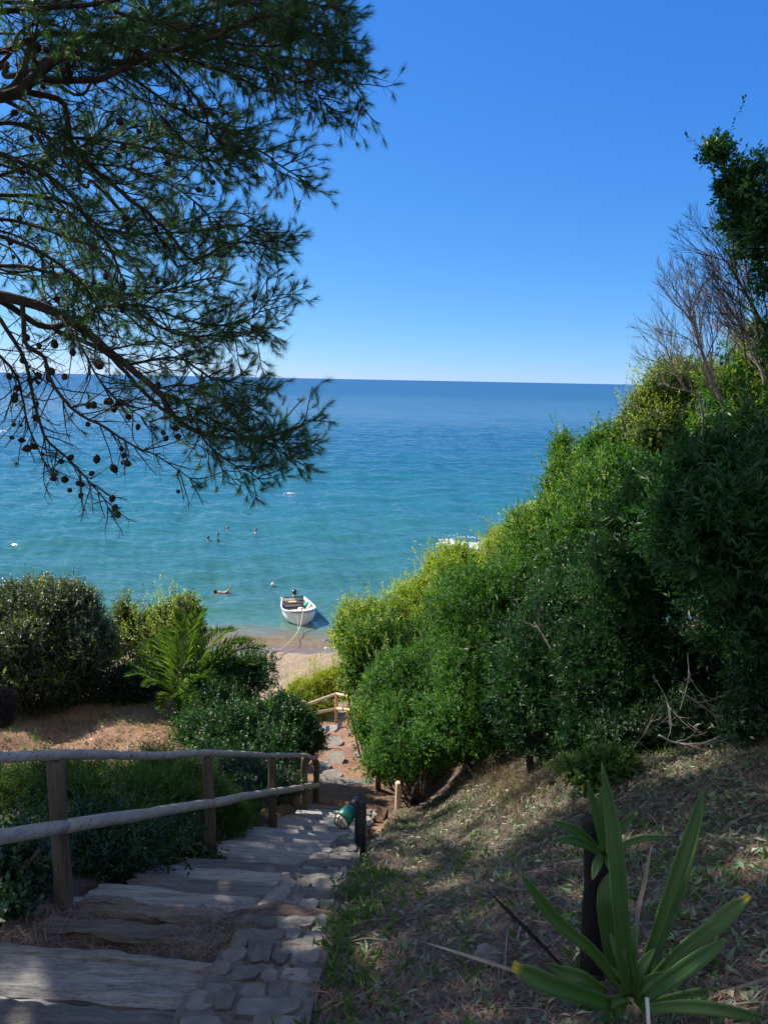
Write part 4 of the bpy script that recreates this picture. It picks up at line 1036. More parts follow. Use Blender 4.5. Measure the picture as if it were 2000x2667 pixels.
# ------------------------------------------------------------------ steps, kerb, stones
def steps():
    ang = lambda y: np.array([1.0, -.09, 0])
    ys = [2.75, 3.19]
    y = 4.03
    while y < 12.3: ys.append(y); y += .43
    names = ['nearest', 'second', 'third', 'fourth', 'fifth', 'sixth', 'seventh', 'eighth', 'ninth', 'tenth', 'eleventh', 'twelfth', 'thirteenth', 'fourteenth', 'fifteenth', 'sixteenth', 'seventeenth', 'eighteenth', 'nineteenth', 'twentieth', 'twenty-first', 'twenty-second', 'twenty-third']
    for i, yy in enumerate(ys):
        c = np.array([xc(yy), yy, EYE - lineY(yy)])
        L0, L1 = (1.15 + rng.normal(0, .05), .50 + rng.normal(0, .05))
        L0 = .62 + abs(rng.normal(0, .05)) if yy > 3.5 else .95
        if yy < 3.5: L1 = .56
        dep = .70 if yy < 3 else (.46 if yy < 3.5 else .46)
        a = ang(yy)
        mb = MB()
        tilt = rng.normal(0, .012)
        p0 = c - a * L0 + [0, 0, tilt]; p1 = c + a * L1 - [0, 0, tilt]
        if yy < 3.5:
            timber(mb, p0, p1, dep * .56, .24, 40, .006)
            q0 = p0 + np.array([rng.normal(0, .07), -dep * .56 - .02, rng.normal(0, .012)]); q1 = p1 + np.array([rng.normal(0, .05), -dep * .56 - .02, rng.normal(0, .012)])
            timber(mb, q0, q1, dep * .44, .24, 40, .006)
        else:
            timber(mb, p0, p1, dep * .5 - .02, .22, 26, .0045)
            q0 = p0 + np.array([rng.normal(0, .07), -dep * .5, .0 + rng.normal(0, .008)]); q1 = p1 + np.array([rng.normal(0, .05), -dep * .5, rng.normal(0, .008)])
            timber(mb, q0, q1, dep * .5 - .012, .22, 26, .0045)
        lab = f'weathered grey timber step, {names[i]} one counted from the viewer'
        if i == 0: lab = 'wide cracked grey timber step at the bottom edge, nearest the viewer'
        if i == 1: lab = 'wide pale grey timber step with the thin log lying behind it'
        if i == len(ys) - 1: lab = 'last weathered timber step before the sunlit earth path'
        tag(mb.build('timber_step', M_TIMBER, smooth=False), lab, 'step', 'timber steps going down to the beach')
    # thin log and dark beam in the earth treads
    mb = MB(); log(mb, P(-30, 2474, 3.70), P(598, 2534, 3.54), .038, .033, 12, 24, .008)
    tag(mb.build('log', M_TIMBER), 'thin grey log lying across the steps behind the wide slab', 'log')
    y0 = 3.58; mb = MB(); c = np.array([xc(y0), y0, EYE - lineY(y0) + .04])
    timber(mb, c - np.array([.55, -.06, 0]), c + np.array([.62, -.06, 0]), .13, .16, 26, .016)
    tag(mb.build('beam', M_TIMBERD, smooth=False), 'dark rotten beam half buried among pine needles on the steps', 'beam')
    y0 = 3.90; mb = MB(); c = np.array([xc(y0), y0, EYE - lineY(y0) + .03])
    timber(mb, c - np.array([.50, -.06, 0]), c + np.array([.45, -.06, 0]), .12, .14, 26, .016)
    tag(mb.build('beam', M_TIMBERD, smooth=False), 'dark mossy beam just in front of the first far grey step', 'beam')
    # beams and flat stones of the lower path
    def beam(pa, pb, dep, lab, h=.14):
        mb = MB(); a = P(*pa); b2 = P(*pb)
        a[2] = ground_z(a[0], a[1]) + .08; b2[2] = ground_z(b2[0], b2[1]) + .08
        timber(mb, a, b2, dep, h, 24, .012)
        tag(mb.build('beam', M_TIMBER, smooth=False), lab, 'beam')
    beam((826, 2028, 15.8), (992, 2022, 15.8), .30, 'long pale timber across the path where the steps end')
    beam((800, 1892, 23.0), (888, 1885, 23.0), .45, 'pale timber sill across the path near the far wooden fence')
    def slab(px, py, d, rx, ry, lab):
        c = P(px, py, d)
        # follow the view ray down to the ground
        e = np.array([0, 0, EYE]); v = c - e
        for t in np.linspace(.6, 1.6, 400):
            q = e + v * t
            if q[2] < ground_z(q[0], q[1]) + .03: break
        n = 9; a = np.linspace(0, 2 * np.pi, n, endpoint=False) + rng.normal(0, .12, n)
        r = rng.uniform(.75, 1.1, n)
        top = np.stack([np.cos(a) * r * rx * .8, np.sin(a) * r * ry * .75, np.full(n, .045) + rng.normal(0, .006, n)], 1)
        bot = top * [1.04, 1.04, 0] + [0, 0, -.06]
        i = np.arange(n)
        mb = MB(); mb.add(np.vstack([top, bot]) + q, [i[None], np.stack([i, i + n, (i + 1) % n + n, (i + 1) % n], 1)])
        tag(mb.build('flat_stone', M_SLATE, smooth=False), lab, 'stone', 'flat stones on the earth path')
    slab(875, 1978, 18, .30, .5, 'long flat grey stone in the middle of the earth path')
    slab(842, 2000, 17, .22, .42, 'flat grey stone at the left edge of the earth path, by the last fence post')
    slab(865, 2022, 16, .32, .35, 'pale flat stone just beyond the long timber across the path')
    slab(870, 1935, 20.5, .3, .5, 'broad shaded flat stone on the far half of the path')
    slab(930, 1968, 18.2, .14, .2, 'small pale stone at the right edge of the earth path')
    slab(905, 2215, 7.0, .20, .09, 'yellowish flat stone beside the foot of the black pipe lamp')
steps()

def kerb():
    root = empty('stone_kerb', (xc(3.5) + .7, 3.5, EYE - lineY(3.5)), 'grey kerb of irregular flat mortared stones along the right of the steps', 'kerb')
    mb = MB(); mo = MB()
    y = 1.5
    while y < 7.3:
        s0 = np.interp(y, [1.5, 3.2, 5, 7.2], [.50, .52, .46, .50]); w = np.interp(y, [1.5, 3.2, 5, 7.2], [.54, .48, .42, .24])
        rowh = rng.uniform(.18, .30)
        yf = y + rowh
        zt = EYE - lineY(yf) + .045
        # mortar block of this row
        xs = np.linspace(s0 - .02, s0 + w + .03, 12); ys_ = np.linspace(y - .02, yf, 7)
        V = []
        for yy in ys_:
            for sx in xs:
                V.append((xc(yy) + sx + rng.normal(0, .004), yy + rng.normal(0, .006), zt - .008 + .012 * noise.noise((sx * 16, yy * 16, 0)) + rng.normal(0, .002)))
        V = np.array(V); n1 = len(xs); nr_ = len(ys_)
        i = np.arange(nr_ - 1)[:, None] * n1; k = np.arange(n1 - 1)[None]
        fq = np.stack([i + k, i + k + 1, i + n1 + k + 1, i + n1 + k], -1).reshape(-1, 4)
        ring = np.concatenate([np.arange(n1), np.arange(1, nr_) * n1 + n1 - 1, np.arange(n1 - 2, -1, -1) + (nr_ - 1) * n1, np.arange(nr_ - 2, 0, -1) * n1])
        low_ = V[ring] - [0, 0, .34]; m_ = len(ring); base = len(V)
        j = np.arange(m_); j2 = (j + 1) % m_
        mo.add(np.vstack([V, low_]), [fq, np.stack([ring[j], ring[j2], base + j2, base + j], 1)])
        # flat stones let into it, in one or two courses
        nc = 2 if rowh < .25 else 3
        cy = np.linspace(y, yf, nc + 1) + np.concatenate([[0], rng.normal(0, .015, nc - 1), [0]])
        courses = list(zip(cy[:-1], cy[1:]))
        for (ya, yb) in courses:
            cuts = np.sort(rng.uniform(.15, .85, rng.integers(2, 5)))
            e = np.concatenate([[0], cuts, [1]])
            for a_, b2 in zip(e[:-1], e[1:]):
                if (b2 - a_) * w < .04: continue
                sc_ = s0 + (a_ + b2) / 2 * w; yc_ = (ya + yb) / 2 + rng.normal(0, .012)
                hx = (b2 - a_) * w * .5 * .96; hy = (yb - ya) * .5 * rng.uniform(.94, 1.06)
                n = 9
                an = np.linspace(0, 2 * np.pi, n, endpoint=False) + rng.uniform(0, .7) + rng.normal(0, .16, n)
                sup = (np.abs(np.cos(an)) ** 6 + np.abs(np.sin(an)) ** 6) ** (-1 / 6) * rng.uniform(.88, 1.06, n)
                px = sc_ + np.cos(an) * sup * hx; py = yc_ + np.sin(an) * sup * hy
                hgt = rng.normal(.0, .006); tx, ty = rng.normal(0, .035, 2)
                z = zt + hgt + tx * (px - sc_) + ty * (py - yc_) + rng.normal(0, .003, n)
                T = np.stack([xc(py) + px, py, z], 1); cen = T.mean(0)
                T1 = cen + (T - cen) * .94 + np.array([0, 0, .006]) + rng.normal(0, .0025, T.shape)
                Bt = T - np.array([0, 0, .07]); cc = (cen + [0, 0, .007 + rng.normal(0, .003)])[None]
                i = np.arange(n); j = (i + 1) % n
                mb.add(np.vstack([T1, T, Bt, cc]), [np.stack([i, i + n, j + n, j], 1)[:, ::-1], np.stack([i + n, i + 2 * n, j + 2 * n, j + n], 1)[:, ::-1], np.stack([i, j, np.full(n, 3 * n)], 1)])
        y = yf
    mo.build('mortar_bed', M_MORTAR, root, smooth=False)
    mb.build('stones', M_STONE, root, smooth=False)
kerb()

def rock(px, py, d, r, lab, name='rock', m=M_STONE, cat='rock', sq=.6):
    c = P(px, py, d); e = np.array([0, 0, EYE]); v = c - e
    for t in np.linspace(.5, 1.8, 600):
        q = e + v * t
        if q[2] < ground_z(q[0], q[1]): break
    bm = bmesh.new(); bmesh.ops.create_icosphere(bm, subdivisions=3, radius=1)
    sd = rng.uniform(0, 50)
    for vv in bm.verts:
        k = 1 + .35 * noise.noise(vv.co * 1.3 + Vector((sd, 0, 0))) + .12 * noise.noise(vv.co * 4 + Vector((0, sd, 0)))
        vv.co = Vector((vv.co.x * r * k, vv.co.y * r * k, vv.co.z * r * k * sq)) + Vector(q) + Vector((0, 0, r * sq * .3))
    me = bpy.data.meshes.new(name); bm.to_mesh(me); bm.free()
    return tag(link(name, me, m), lab, cat)
rock(300, 2265, 5.4, .09, 'grey rock in the bank just right of the nearest post')
rock(120, 2330, 4.4, .13, 'grey rock on the bank left of the nearest fence post')
rock(340, 2295, 5.2, .05, 'small grey rock at the left end of the steps')
rock(1475, 2605, 2.2, .022, 'white pebble beside the base of the yucca', 'pebble', cat='pebble', sq=.8)
rock(1270, 2490, 2.7, .06, 'mossy grey stone flush with the needle-covered bank', sq=.35)
rock(1690, 2440, 3.0, .03, 'small grey stone on the bank right of the yucca')
rock(920, 2245, 6.6, .08, 'pale rough stone at the end of the kerb under the lamp', sq=.5)

# ------------------------------------------------------------------ fences
def near_fence():
    posts = [((172, 2380, 4.37), 1975, .050), ((548, 2232, 6.80), 1966, .049), ((712, 2156, 9.5), 1972, .052), ((793, 2118, 12.3), 1970, .055), ((822, 2108, 13.6), 1980, .055)]
    root = empty('rail_fence', P(172, 2380, 4.37), 'weathered grey round-pole fence descending along the left of the steps', 'fence')
    tops, mids, base = [], [], []
    mpy = [2150, 2090, 2060, 2046, 2044]
    for (b, ty, r), my in zip(posts, mpy):
        p = P(*b)
        k = P(b[0], ty, b[2]); t = np.array([p[0], p[1], 0])
        # vertical post through the base whose top is at the photographed height
        e = np.array([0, 0, EYE]); v = nrm(k - e)
        s = p[1] / v[1]; t[2] = (e + v * s)[2]
        mb = MB(); log(mb, [p[0], p[1], p[2] - .35], [t[0] + rng.normal(0, .006), t[1], t[2] - .02], r * 1.04, r * .96, 18, 16, .003)
        mb.build('post', M_POST, root)
        v = nrm(P(b[0], my, b[2]) - e); s = p[1] / v[1]
        tops.append(t); mids.append(np.array([p[0], p[1], (e + v * s)[2]]))
    d0 = tops[0] - tops[1]; t00 = tops[0] + nrm(d0) * 2.2; m00 = mids[0] + nrm(mids[0] - mids[1]) * 2.2
    tt = [t00] + tops; mm = [m00] + mids
    # the post that holds the uphill end, outside the picture
    mb = MB(); g = ground_z(t00[0], t00[1]); log(mb, [t00[0], t00[1], g - .2], t00 - [0, 0, .02], .05, .05); mb.build('post', M_POST, root)
    rt = [.029, .031, .031, .033, .033]; rm = [.040, .041, .043, .046, .046]
    for i in range(5):
        mb = MB(); a, b2 = tt[i].copy(), tt[i + 1].copy()
        dv = nrm(b2 - a)
        up = np.array([0, 0, .018])
        log(mb, a + up - dv * .05 + [0, 0, .004 * (i % 2)], b2 + up + dv * (.045 if i < 4 else .12), rt[i] * (1.0 if i else .92), rt[i] * .95, 16, 22, .005, bend=-.012 * (i == 0))
        mb.build('top_rail', M_RAIL, root)
        mb = MB(); a, b2 = mm[i].copy(), mm[i + 1].copy()
        off = np.array([.035, -.01, 0])
        dv = nrm(b2 - a)
        log(mb, a + off - dv * (.0 if i else 0), b2 + off - dv * (.02 if i < 4 else -.1), rm[i], rm[i] * .96, 16, 18, .004)
        mb.build('lower_rail', M_RAIL, root)
near_fence()

def far_fence():
    root = empty('wooden_fence', P(872, 1880, 25), 'pale new-wood post and rail fence at the bottom of the path', 'fence')
    e = np.array([0, 0, EYE])
    A = P(876, 1884, 25.0); Bp = P(906, 1884, 24.0); L = P(792, 1905, 22.2)
    def col(p, py):
        px = 1000 + ((p - e) @ MN)[0] / -((p - e) @ MN)[2] * F
        v = nrm(P(px, py, 25) - e); s = p[1] / v[1]; return np.array([p[0], p[1], (e + v * s)[2]])
    for p, ty, r in ((A, 1808, .055), (Bp, 1812, .05), (L, 1826, .055)):
        mb = MB(); t = col(p, ty); log(mb, [p[0], p[1], ground_z(p[0], p[1]) - .2], t, r, r * .95, 12, 8, .002); mb.build('post', M_FARWOOD, root)
    a, b2, l = col(A, 1807), col(Bp, 1812), col(L, 1838)
    a1, b1, l1 = col(A, 1846), col(Bp, 1848), col(L, 1862)
    l = l + (l - a) * .35; l1 = l1 + (l1 - a1) * .35
    for nm, p, q, r in (('top_rail', l, a, .045), ('top_rail', a, b2 + (b2 - a) * .5, .045), ('lower_rail', l1, a1, .05), ('lower_rail', a1, b1 + (b1 - a1) * .6, .05)):
        mb = MB(); log(mb, p, q, r, r, 12, 10, .003); mb.build(nm, M_FARRAIL, root)
far_fence()
def wpost(px, by, ty, d, r, m, lab):
    p = P(px, by, d); e = np.array([0, 0, EYE]); v = nrm(P(px, ty, d) - e); s = p[1] / v[1]
    mb = MB(); log(mb, [p[0], p[1], p[2] - .3], [p[0], p[1], (e + v * s)[2]], r, r, 12, 8, .002)
    tag(mb.build('wooden_post', m), lab, 'post', 'posts along the right side of the path')
wpost(952, 1972, 1945, 17, .06, M_POST, 'short dark stub post farthest down the path by the hedge')
wpost(985, 2026, 1980, 15.2, .06, M_POST, 'dark wooden post with pale top where the hedge meets the long timber')
wpost(1037, 2078, 2038, 12.6, .05, M_FARRAIL, 'pale yellowish post at the hedge corner above the kerb stones')
wpost(1018, 1956, 1925, 12.2, .05, M_FARRAIL, 'pale post half hidden inside the hedge leaves')

# ------------------------------------------------------------------ black pipe lamp
def lamp():
    b = P(938, 2212, 7.4)
    e = np.array([0, 0, EYE])
    root = empty('pipe_lamp', b, 'black pipe bollard with a green and white bulkhead lamp hanging off its top', 'lamp')
    s = 7.4 / F
    def Q(px, py, dd=0.0): return P(px, py, 7.4 + dd)
    v = nrm(Q(938, 2092) - e); k = b[1] / v[1]; topz = (e + v * k)[2]
    pm, nt, bb = mat('black_pipe'); bb.inputs['Base Color'].default_value = (.015, .02, .03, 1); bb.inputs['Roughness'].default_value = .42
    nt.links.new(ramp(nt, noise_n(nt, 6, 6), [(.3, (.010, .014, .022)), (.7, (.03, .038, .05))]), bb.inputs['Base Color'])
    R0 = .058
    mb = MB(); n = 28; an = np.arange(n) * 2 * np.pi / n
    prof = [(R0, -.35), (R0, topz - b[2]), (R0 - .003, topz - b[2] + .004), (R0 - .008, topz - b[2] + .002), (R0 - .009, topz - b[2] - .2)]
    V = np.concatenate([np.stack([np.cos(an) * r + b[0], np.sin(an) * r + b[1], np.full(n, z + b[2])], 1) for r, z in prof])
    i = np.arange(len(prof) - 1)[:, None] * n; a = np.arange(n)[None]; c2 = (a + 1) % n
    mb.add(V, [np.stack([i + a, i + c2, i + n + c2, i + n + a], -1).reshape(-1, 4)])
    mb.build('pipe', pm, root)
    # elbow collar behind the pipe mouth
    mb = MB(); c = Q(930, 2096, .10)
    ax = nrm(np.array([-.60, -.70, -.30]))
    pts = [c + ax * t for t in (-.055, -.05, .0, .06, .065)]
    tube(mb, pts, [.058, .072, .074, .072, .055], 22)
    mb.build('collar', pm, root)
    gm_, nt, bb = mat('green_plastic'); bb.inputs['Base Color'].default_value = (.01, .22, .15, 1); bb.inputs['Roughness'].default_value = .4
    nt.links.new(ramp(nt, noise_n(nt, 9, 5), [(.3, (.008, .15, .105)), (.7, (.015, .25, .17))]), bb.inputs['Base Color'])
    mb = MB()
    tube(mb, [c + ax * t for t in (.06, .075, .15, .22, .225)], [.05, .07, .082, .088, .08], 8)
    mb.build('housing', gm_, root)
    wm, nt, bb = mat('frosted_glass'); bb.inputs['Base Color'].default_value = (.78, .74, .62, 1); bb.inputs['Roughness'].default_value = .35
    mb = MB()
    tube(mb, [c + ax * t for t in (.226, .232, .255, .275, .284, .286)], [.076, .078, .072, .055, .03, .004], 20)
    mb.build('lamp_glass', wm, root)
    km, nt, bb = mat('guard_wire'); bb.inputs['Base Color'].default_value = (.02, .022, .022, 1); bb.inputs['Roughness'].default_value = .5
    mb = MB()
    u = nrm(np.cross(ax, [0, 0, 1])); w = np.cross(ax, u)
    ring = lambda t, r: [c + ax * t + (u * math.cos(q) + w * math.sin(q)) * r for q in np.linspace(0, 2 * math.pi, 25)]
    tube(mb, ring(.228, .088), .006, 6); tube(mb, ring(.268, .068), .004, 6)
    for off in (-.04, 0, .04):
        hh = math.sqrt(max(.0001, .086 ** 2 - off ** 2))
        arc = [c + u * off + w * (hh * math.cos(q)) + ax * (.228 + .064 * math.sin(q)) for q in np.linspace(0, math.pi, 13)]
        tube(mb, arc, .0042, 6)
    mb.build('wire_guard', km, root)
lamp()
def stump(px, py, d, lean, h, lab):
    c = P(px, py, d); e = np.array([0, 0, EYE]); v = c - e
    for t in np.linspace(.5, 1.8, 500):
        q = e + v * t
        if q[2] < ground_z(q[0], q[1]): break
    mb = MB(); log(mb, q - [0, 0, .1], q + np.array([lean, 0, h]), .05, .04, 12, 8, .004)
    tag(mb.build('burnt_stump', M_YTRUNK), lab, 'stump', 'burnt stumps at the foot of the hedge')
stump(1392, 2012, 7.6, -.07, .20, 'leaning burnt stump at the hedge foot, the taller of two')
stump(1424, 2055, 7.0, .04, .09, 'low burnt stump below the leaning one at the hedge foot')

# shaggy dark clump at left edge
def clump():
    c = P(-8, 1845, 10.5); gz = ground_z(c[0], c[1])
    root = empty('dead_shrub', (c[0], c[1], gz), 'dark brown shaggy dead shrub cut by the left edge', 'shrub')
    m = leaf_mat('dead_fibre', [(.025, .015, .016), (.045, .028, .028), (.07, .045, .045)], .05, .8)
    mb = MB(); p, nr = lobe_points(c, np.array([.25, .25, .30]), 1500, .4, -1)
    tufts(mb, p, nrm(nr + [0, 0, -.5]), 10, .10, .008)
    mb.build('twigs', m, root, smooth=False)
    sb = MB(); tube(sb, spline([[c[0], c[1], gz - .1], [c[0] - .04, c[1], (gz + c[2]) / 2], c], 8), .035, 8); sb.build('stem', M_TWIG, root)
clump()

# ------------------------------------------------------------------ ground litter
def on_ground(n, region):
    out = []
    while sum(len(a) for a in out) < n:
        px = rng.uniform(region[0], region[1], n); py = rng.uniform(region[2], region[3], n)
        yy = rng.uniform(.9, 10.5, n)
        xx = rng.uniform(-2.6, 5.5, n)
        z = ground(xx, yy)
        v = (np.stack([xx, yy, z], 1) - np.array([0, 0, EYE])) @ MN
        qx = 1000 + v[:, 0] / -v[:, 2] * F; qy = 1333.5 - v[:, 1] / -v[:, 2] * F
        # density falls with distance squared like the picture needs
        keep = (qx > region[0]) & (qx < region[1]) & (qy > region[2]) & (qy < region[3]) & (rng.random(n) < np.minimum(1, (3.2 / -v[:, 2]) ** 1.0))
        out.append(np.stack([xx, yy, z], 1)[keep])
    return np.concatenate(out)[:n]
def gnorm(p):
    e = .05
    zx = ground(p[:, 0] + e, p[:, 1]) - ground(p[:, 0] - e, p[:, 1])
    zy = ground(p[:, 0], p[:, 1] + e) - ground(p[:, 0], p[:, 1] - e)
    return nrm(np.stack([-zx / (2 * e), -zy / (2 * e), np.ones(len(p))], 1))
def litter():
    # fallen pine needles
    n = 100000
    p = on_ground(n, (-60, 2350, 1950, 2720))
    s = p[:, 0] - xc(p[:, 1])
    ok = ~((s < .45) & ((p[:, 1] > 4.0) | (p[:, 1] < 2.95))) & ~((s > .42) & (s < .98) & (p[:, 1] < 6.6) & (rng.random(n) < .93))
    p = p[ok]; n = len(p)
    nr = gnorm(p)
    d = perp_rand(nr); d = nrm(d + nr * np.abs(rng.normal(0, .22, n))[:, None])
    L = rng.uniform(.06, .13, n)[:, None]; W = rng.uniform(.0011, .0025, n)[:, None]
    side = nrm(np.cross(d, nr))
    p = p + nr * rng.uniform(.002, .02, n)[:, None]
    bend = nr * (L * rng.uniform(-.08, .12, n)[:, None])
    V = np.stack([p - side * W / 2, p + side * W / 2, p + d * L * .5 + bend + side * W / 2, p + d * L * .5 + bend - side * W / 2, p + d * L], 1).reshape(-1, 3)
    i = np.arange(n)[:, None] * 5
    mb = MB(); mb.add(V, [i + np.array([[0, 1, 2, 3]]), i + np.array([[3, 2, 4]])])
    tag(mb.build('fallen_needles', M_NEEDLELITTER, smooth=False), 'brown fallen pine needles carpeting the bank', kind='stuff')
    # fallen and creeping leaves on the right bank
    p = on_ground(22000, (900, 2350, 1960, 2720))
    w = smooth(-.2, 2.4, p[:, 0] + (p[:, 1] - 5) * .25); p = p[rng.random(len(p)) < .2 + .8 * w]
    tx = rng.uniform(-9, -2.8, 3000); ty = rng.uniform(11.5, 16, 3000)
    p = np.vstack([p, np.stack([tx, ty, ground(tx, ty)], 1)])
    n = len(p); nr = gnorm(p)
    d = nrm(perp_rand(nr) + nr * rng.normal(.15, .35, n)[:, None])
    mb = MB(); leaves(mb, p + nr * rng.uniform(.004, .03, n)[:, None], d, nrm(nr + rng.normal(0, .45, nr.shape)), rng.uniform(.03, .085, n), rng.uniform(.012, .030, n), .15)
    tag(mb.build('fallen_leaves', M_LITTER, smooth=False), 'pale green and brown fallen leaves scattered on the right bank', kind='stuff')
    # little weeds and creepers
    mb = MB()
    cen = on_ground(420, (850, 2060, 1960, 2720))
    for c in cen:
        k = rng.integers(4, 12)
        h = rng.uniform(.03, .11)
        dd = nrm(rng.normal(size=(k, 3)) * [1, 1, .3] + [0, 0, .7])
        leaves(mb, c + rng.normal(0, .03, (k, 3)) * [1, 1, .15] + [0, 0, .01], dd, nrm(rng.normal(size=(k, 3)) + [0, 0, 1]), rng.uniform(.03, .07, k) * (1 + h * 3), rng.uniform(.01, .026, k))
    # along the right side of the kerb
    for _ in range(120):
        y = rng.uniform(1.6, 5.2); s = rng.normal(1.1, .10)
        c = np.array([xc(y) + s, y, ground_z(xc(y) + s, y)])
        k = rng.integers(5, 14)
        dd = nrm(rng.normal(size=(k, 3)) * [1, 1, .3] + [-.1, 0, 1.0])
        leaves(mb, c + rng.normal(0, .03, (k, 3)) * [1, 1, .3] + [0, 0, .02], dd, nrm(rng.normal(size=(k, 3)) + [0, -.5, 1]), rng.uniform(.03, .085, k), rng.uniform(.008, .022, k))
    tag(mb.build('weeds', M_FEATHER, smooth=False), 'small green weeds sprouting along the kerb and bank', kind='stuff')
    tw = MB(); q = on_ground(170, (820, 2060, 1980, 2720))
    for c in q:
        d = nrm(rng.normal(size=3) * [1, 1, .15]); L = rng.uniform(.1, .4)
        a = c + [0, 0, .015]; b2 = c + d * L; b2[2] = ground_z(b2[0], b2[1]) + rng.uniform(.01, .05)
        tube(tw, spline([a, (a + b2) / 2 + rng.normal(0, .015, 3) + [0, 0, .02], b2], 6), np.linspace(.0035, .0015, 6) * rng.uniform(.6, 1.6), 4)
    tag(tw.build('dead_twigs', M_DEADWOOD), 'thin grey dead twigs strewn over the bank', kind='stuff')
    pb = MB(); q = on_ground(260, (560, 2060, 2020, 2720))
    for c in q:
        r_ = rng.uniform(.006, .02); v = sphere_dirs(10) * r_ * [1.2, 1, .7]
        bm = bmesh.new(); [bm.verts.new(x) for x in v]; res = bmesh.ops.convex_hull(bm, input=list(bm.verts)); bm.verts.index_update()
        pb.add(np.array([x.co[:] for x in bm.verts]) + c + [0, 0, r_ * .3], [np.array([[l.index for l in f.verts] for f in bm.faces])]); bm.free()
    tag(pb.build('pebbles', M_STONE, smooth=False), 'small grey and white pebbles on the bank', kind='stuff')
    # dry grass mound at the hedge foot and straw on the earth treads
    mb = MB()
    def blades(c, k, h, spread, w=.004):
        p = c + rng.normal(0, spread, (k, 3)) * [1, 1, .0]
        p[:, 2] = ground(p[:, 0], p[:, 1])
        d = nrm(rng.normal(0, .55, (k, 3)) + [0, 0, 1.0])
        L = rng.uniform(.5, 1.1, k)[:, None] * h
        sd = nrm(np.cross(d, rng.normal(size=(k, 3)))) * w
        q = p + d * L * .55; tip = p + d * L + rng.normal(0, .25, (k, 3)) * L - np.array([0, 0, .15]) * L
        V = np.stack([p - sd / 2, p + sd / 2, q + sd / 3, q - sd / 3, tip], 1).reshape(-1, 3)
        i = np.arange(k)[:, None] * 5
        mb.add(V, [i + np.array([[0, 1, 2, 3]]), i + np.array([[3, 2, 4]])])
    e = np.array([0, 0, EYE])
    for _ in range(110):
        v = P(rng.normal(1290, 90), rng.normal(2040, 38), 8) - e
        for t in np.linspace(.5, 1.8, 300):
            q = e + v * t
            if q[2] < ground_z(q[0], q[1]): break
        blades(q, 22, rng.uniform(.12, .3), .08)
    for px, py, k, h in ((250, 2350, 60, .09), (330, 2375, 90, .06), (390, 2390, 90, .05), (440, 2440, 70, .07), (600, 2460, 120, .07), (640, 2450, 90, .06), (470, 2620, 70, .22), (500, 2600, 60, .2), (120, 2420, 40, .15)):
        v = P(px, py, 4) - e
        for t in np.linspace(.4, 1.8, 500):
            q = e + v * t
            if q[2] < ground_z(q[0], q[1]) + (.3 if py > 2560 else 0): break
        blades(q, k, h, .06, .0035)
    tag(mb.build('dry_grass', M_STRAW, smooth=False), 'dry straw-coloured grass tufts at the hedge foot and on the steps', kind='stuff')
    # undergrowth on the left bank below the rails
    mb = MB()
    k = 5200
    yy = rng.uniform(2.5, 15, k); s = -rng.uniform(.95, 6.5, k) ; xx = xc(yy) + s
    ok = ~((yy > 11.5) & (s < -1.8)); xx, yy = xx[ok], yy[ok]
    p = np.stack([xx, yy, ground(xx, yy)], 1)
    sprigs(mb, p, np.tile([0, 0, 1.], (len(p), 1)) + rng.normal(0, .3, p.shape), 8, .2, .05, .02, .6)
    tag(mb.build('undergrowth', M_HEDGE, smooth=False), 'low dark undergrowth below the fence rails', kind='stuff')
    mb = MB()
    for _ in range(90):
        y = rng.uniform(11.5, 14); x = rng.uniform(-8.5, -3)
        blades(np.array([x, y, 0]), 16, rng.uniform(.15, .45), .12, .006)
    tag(mb.build('wild_grass', M_FEATHER, smooth=False), 'thin green grass on the orange earth terrace', kind='stuff')
litter()

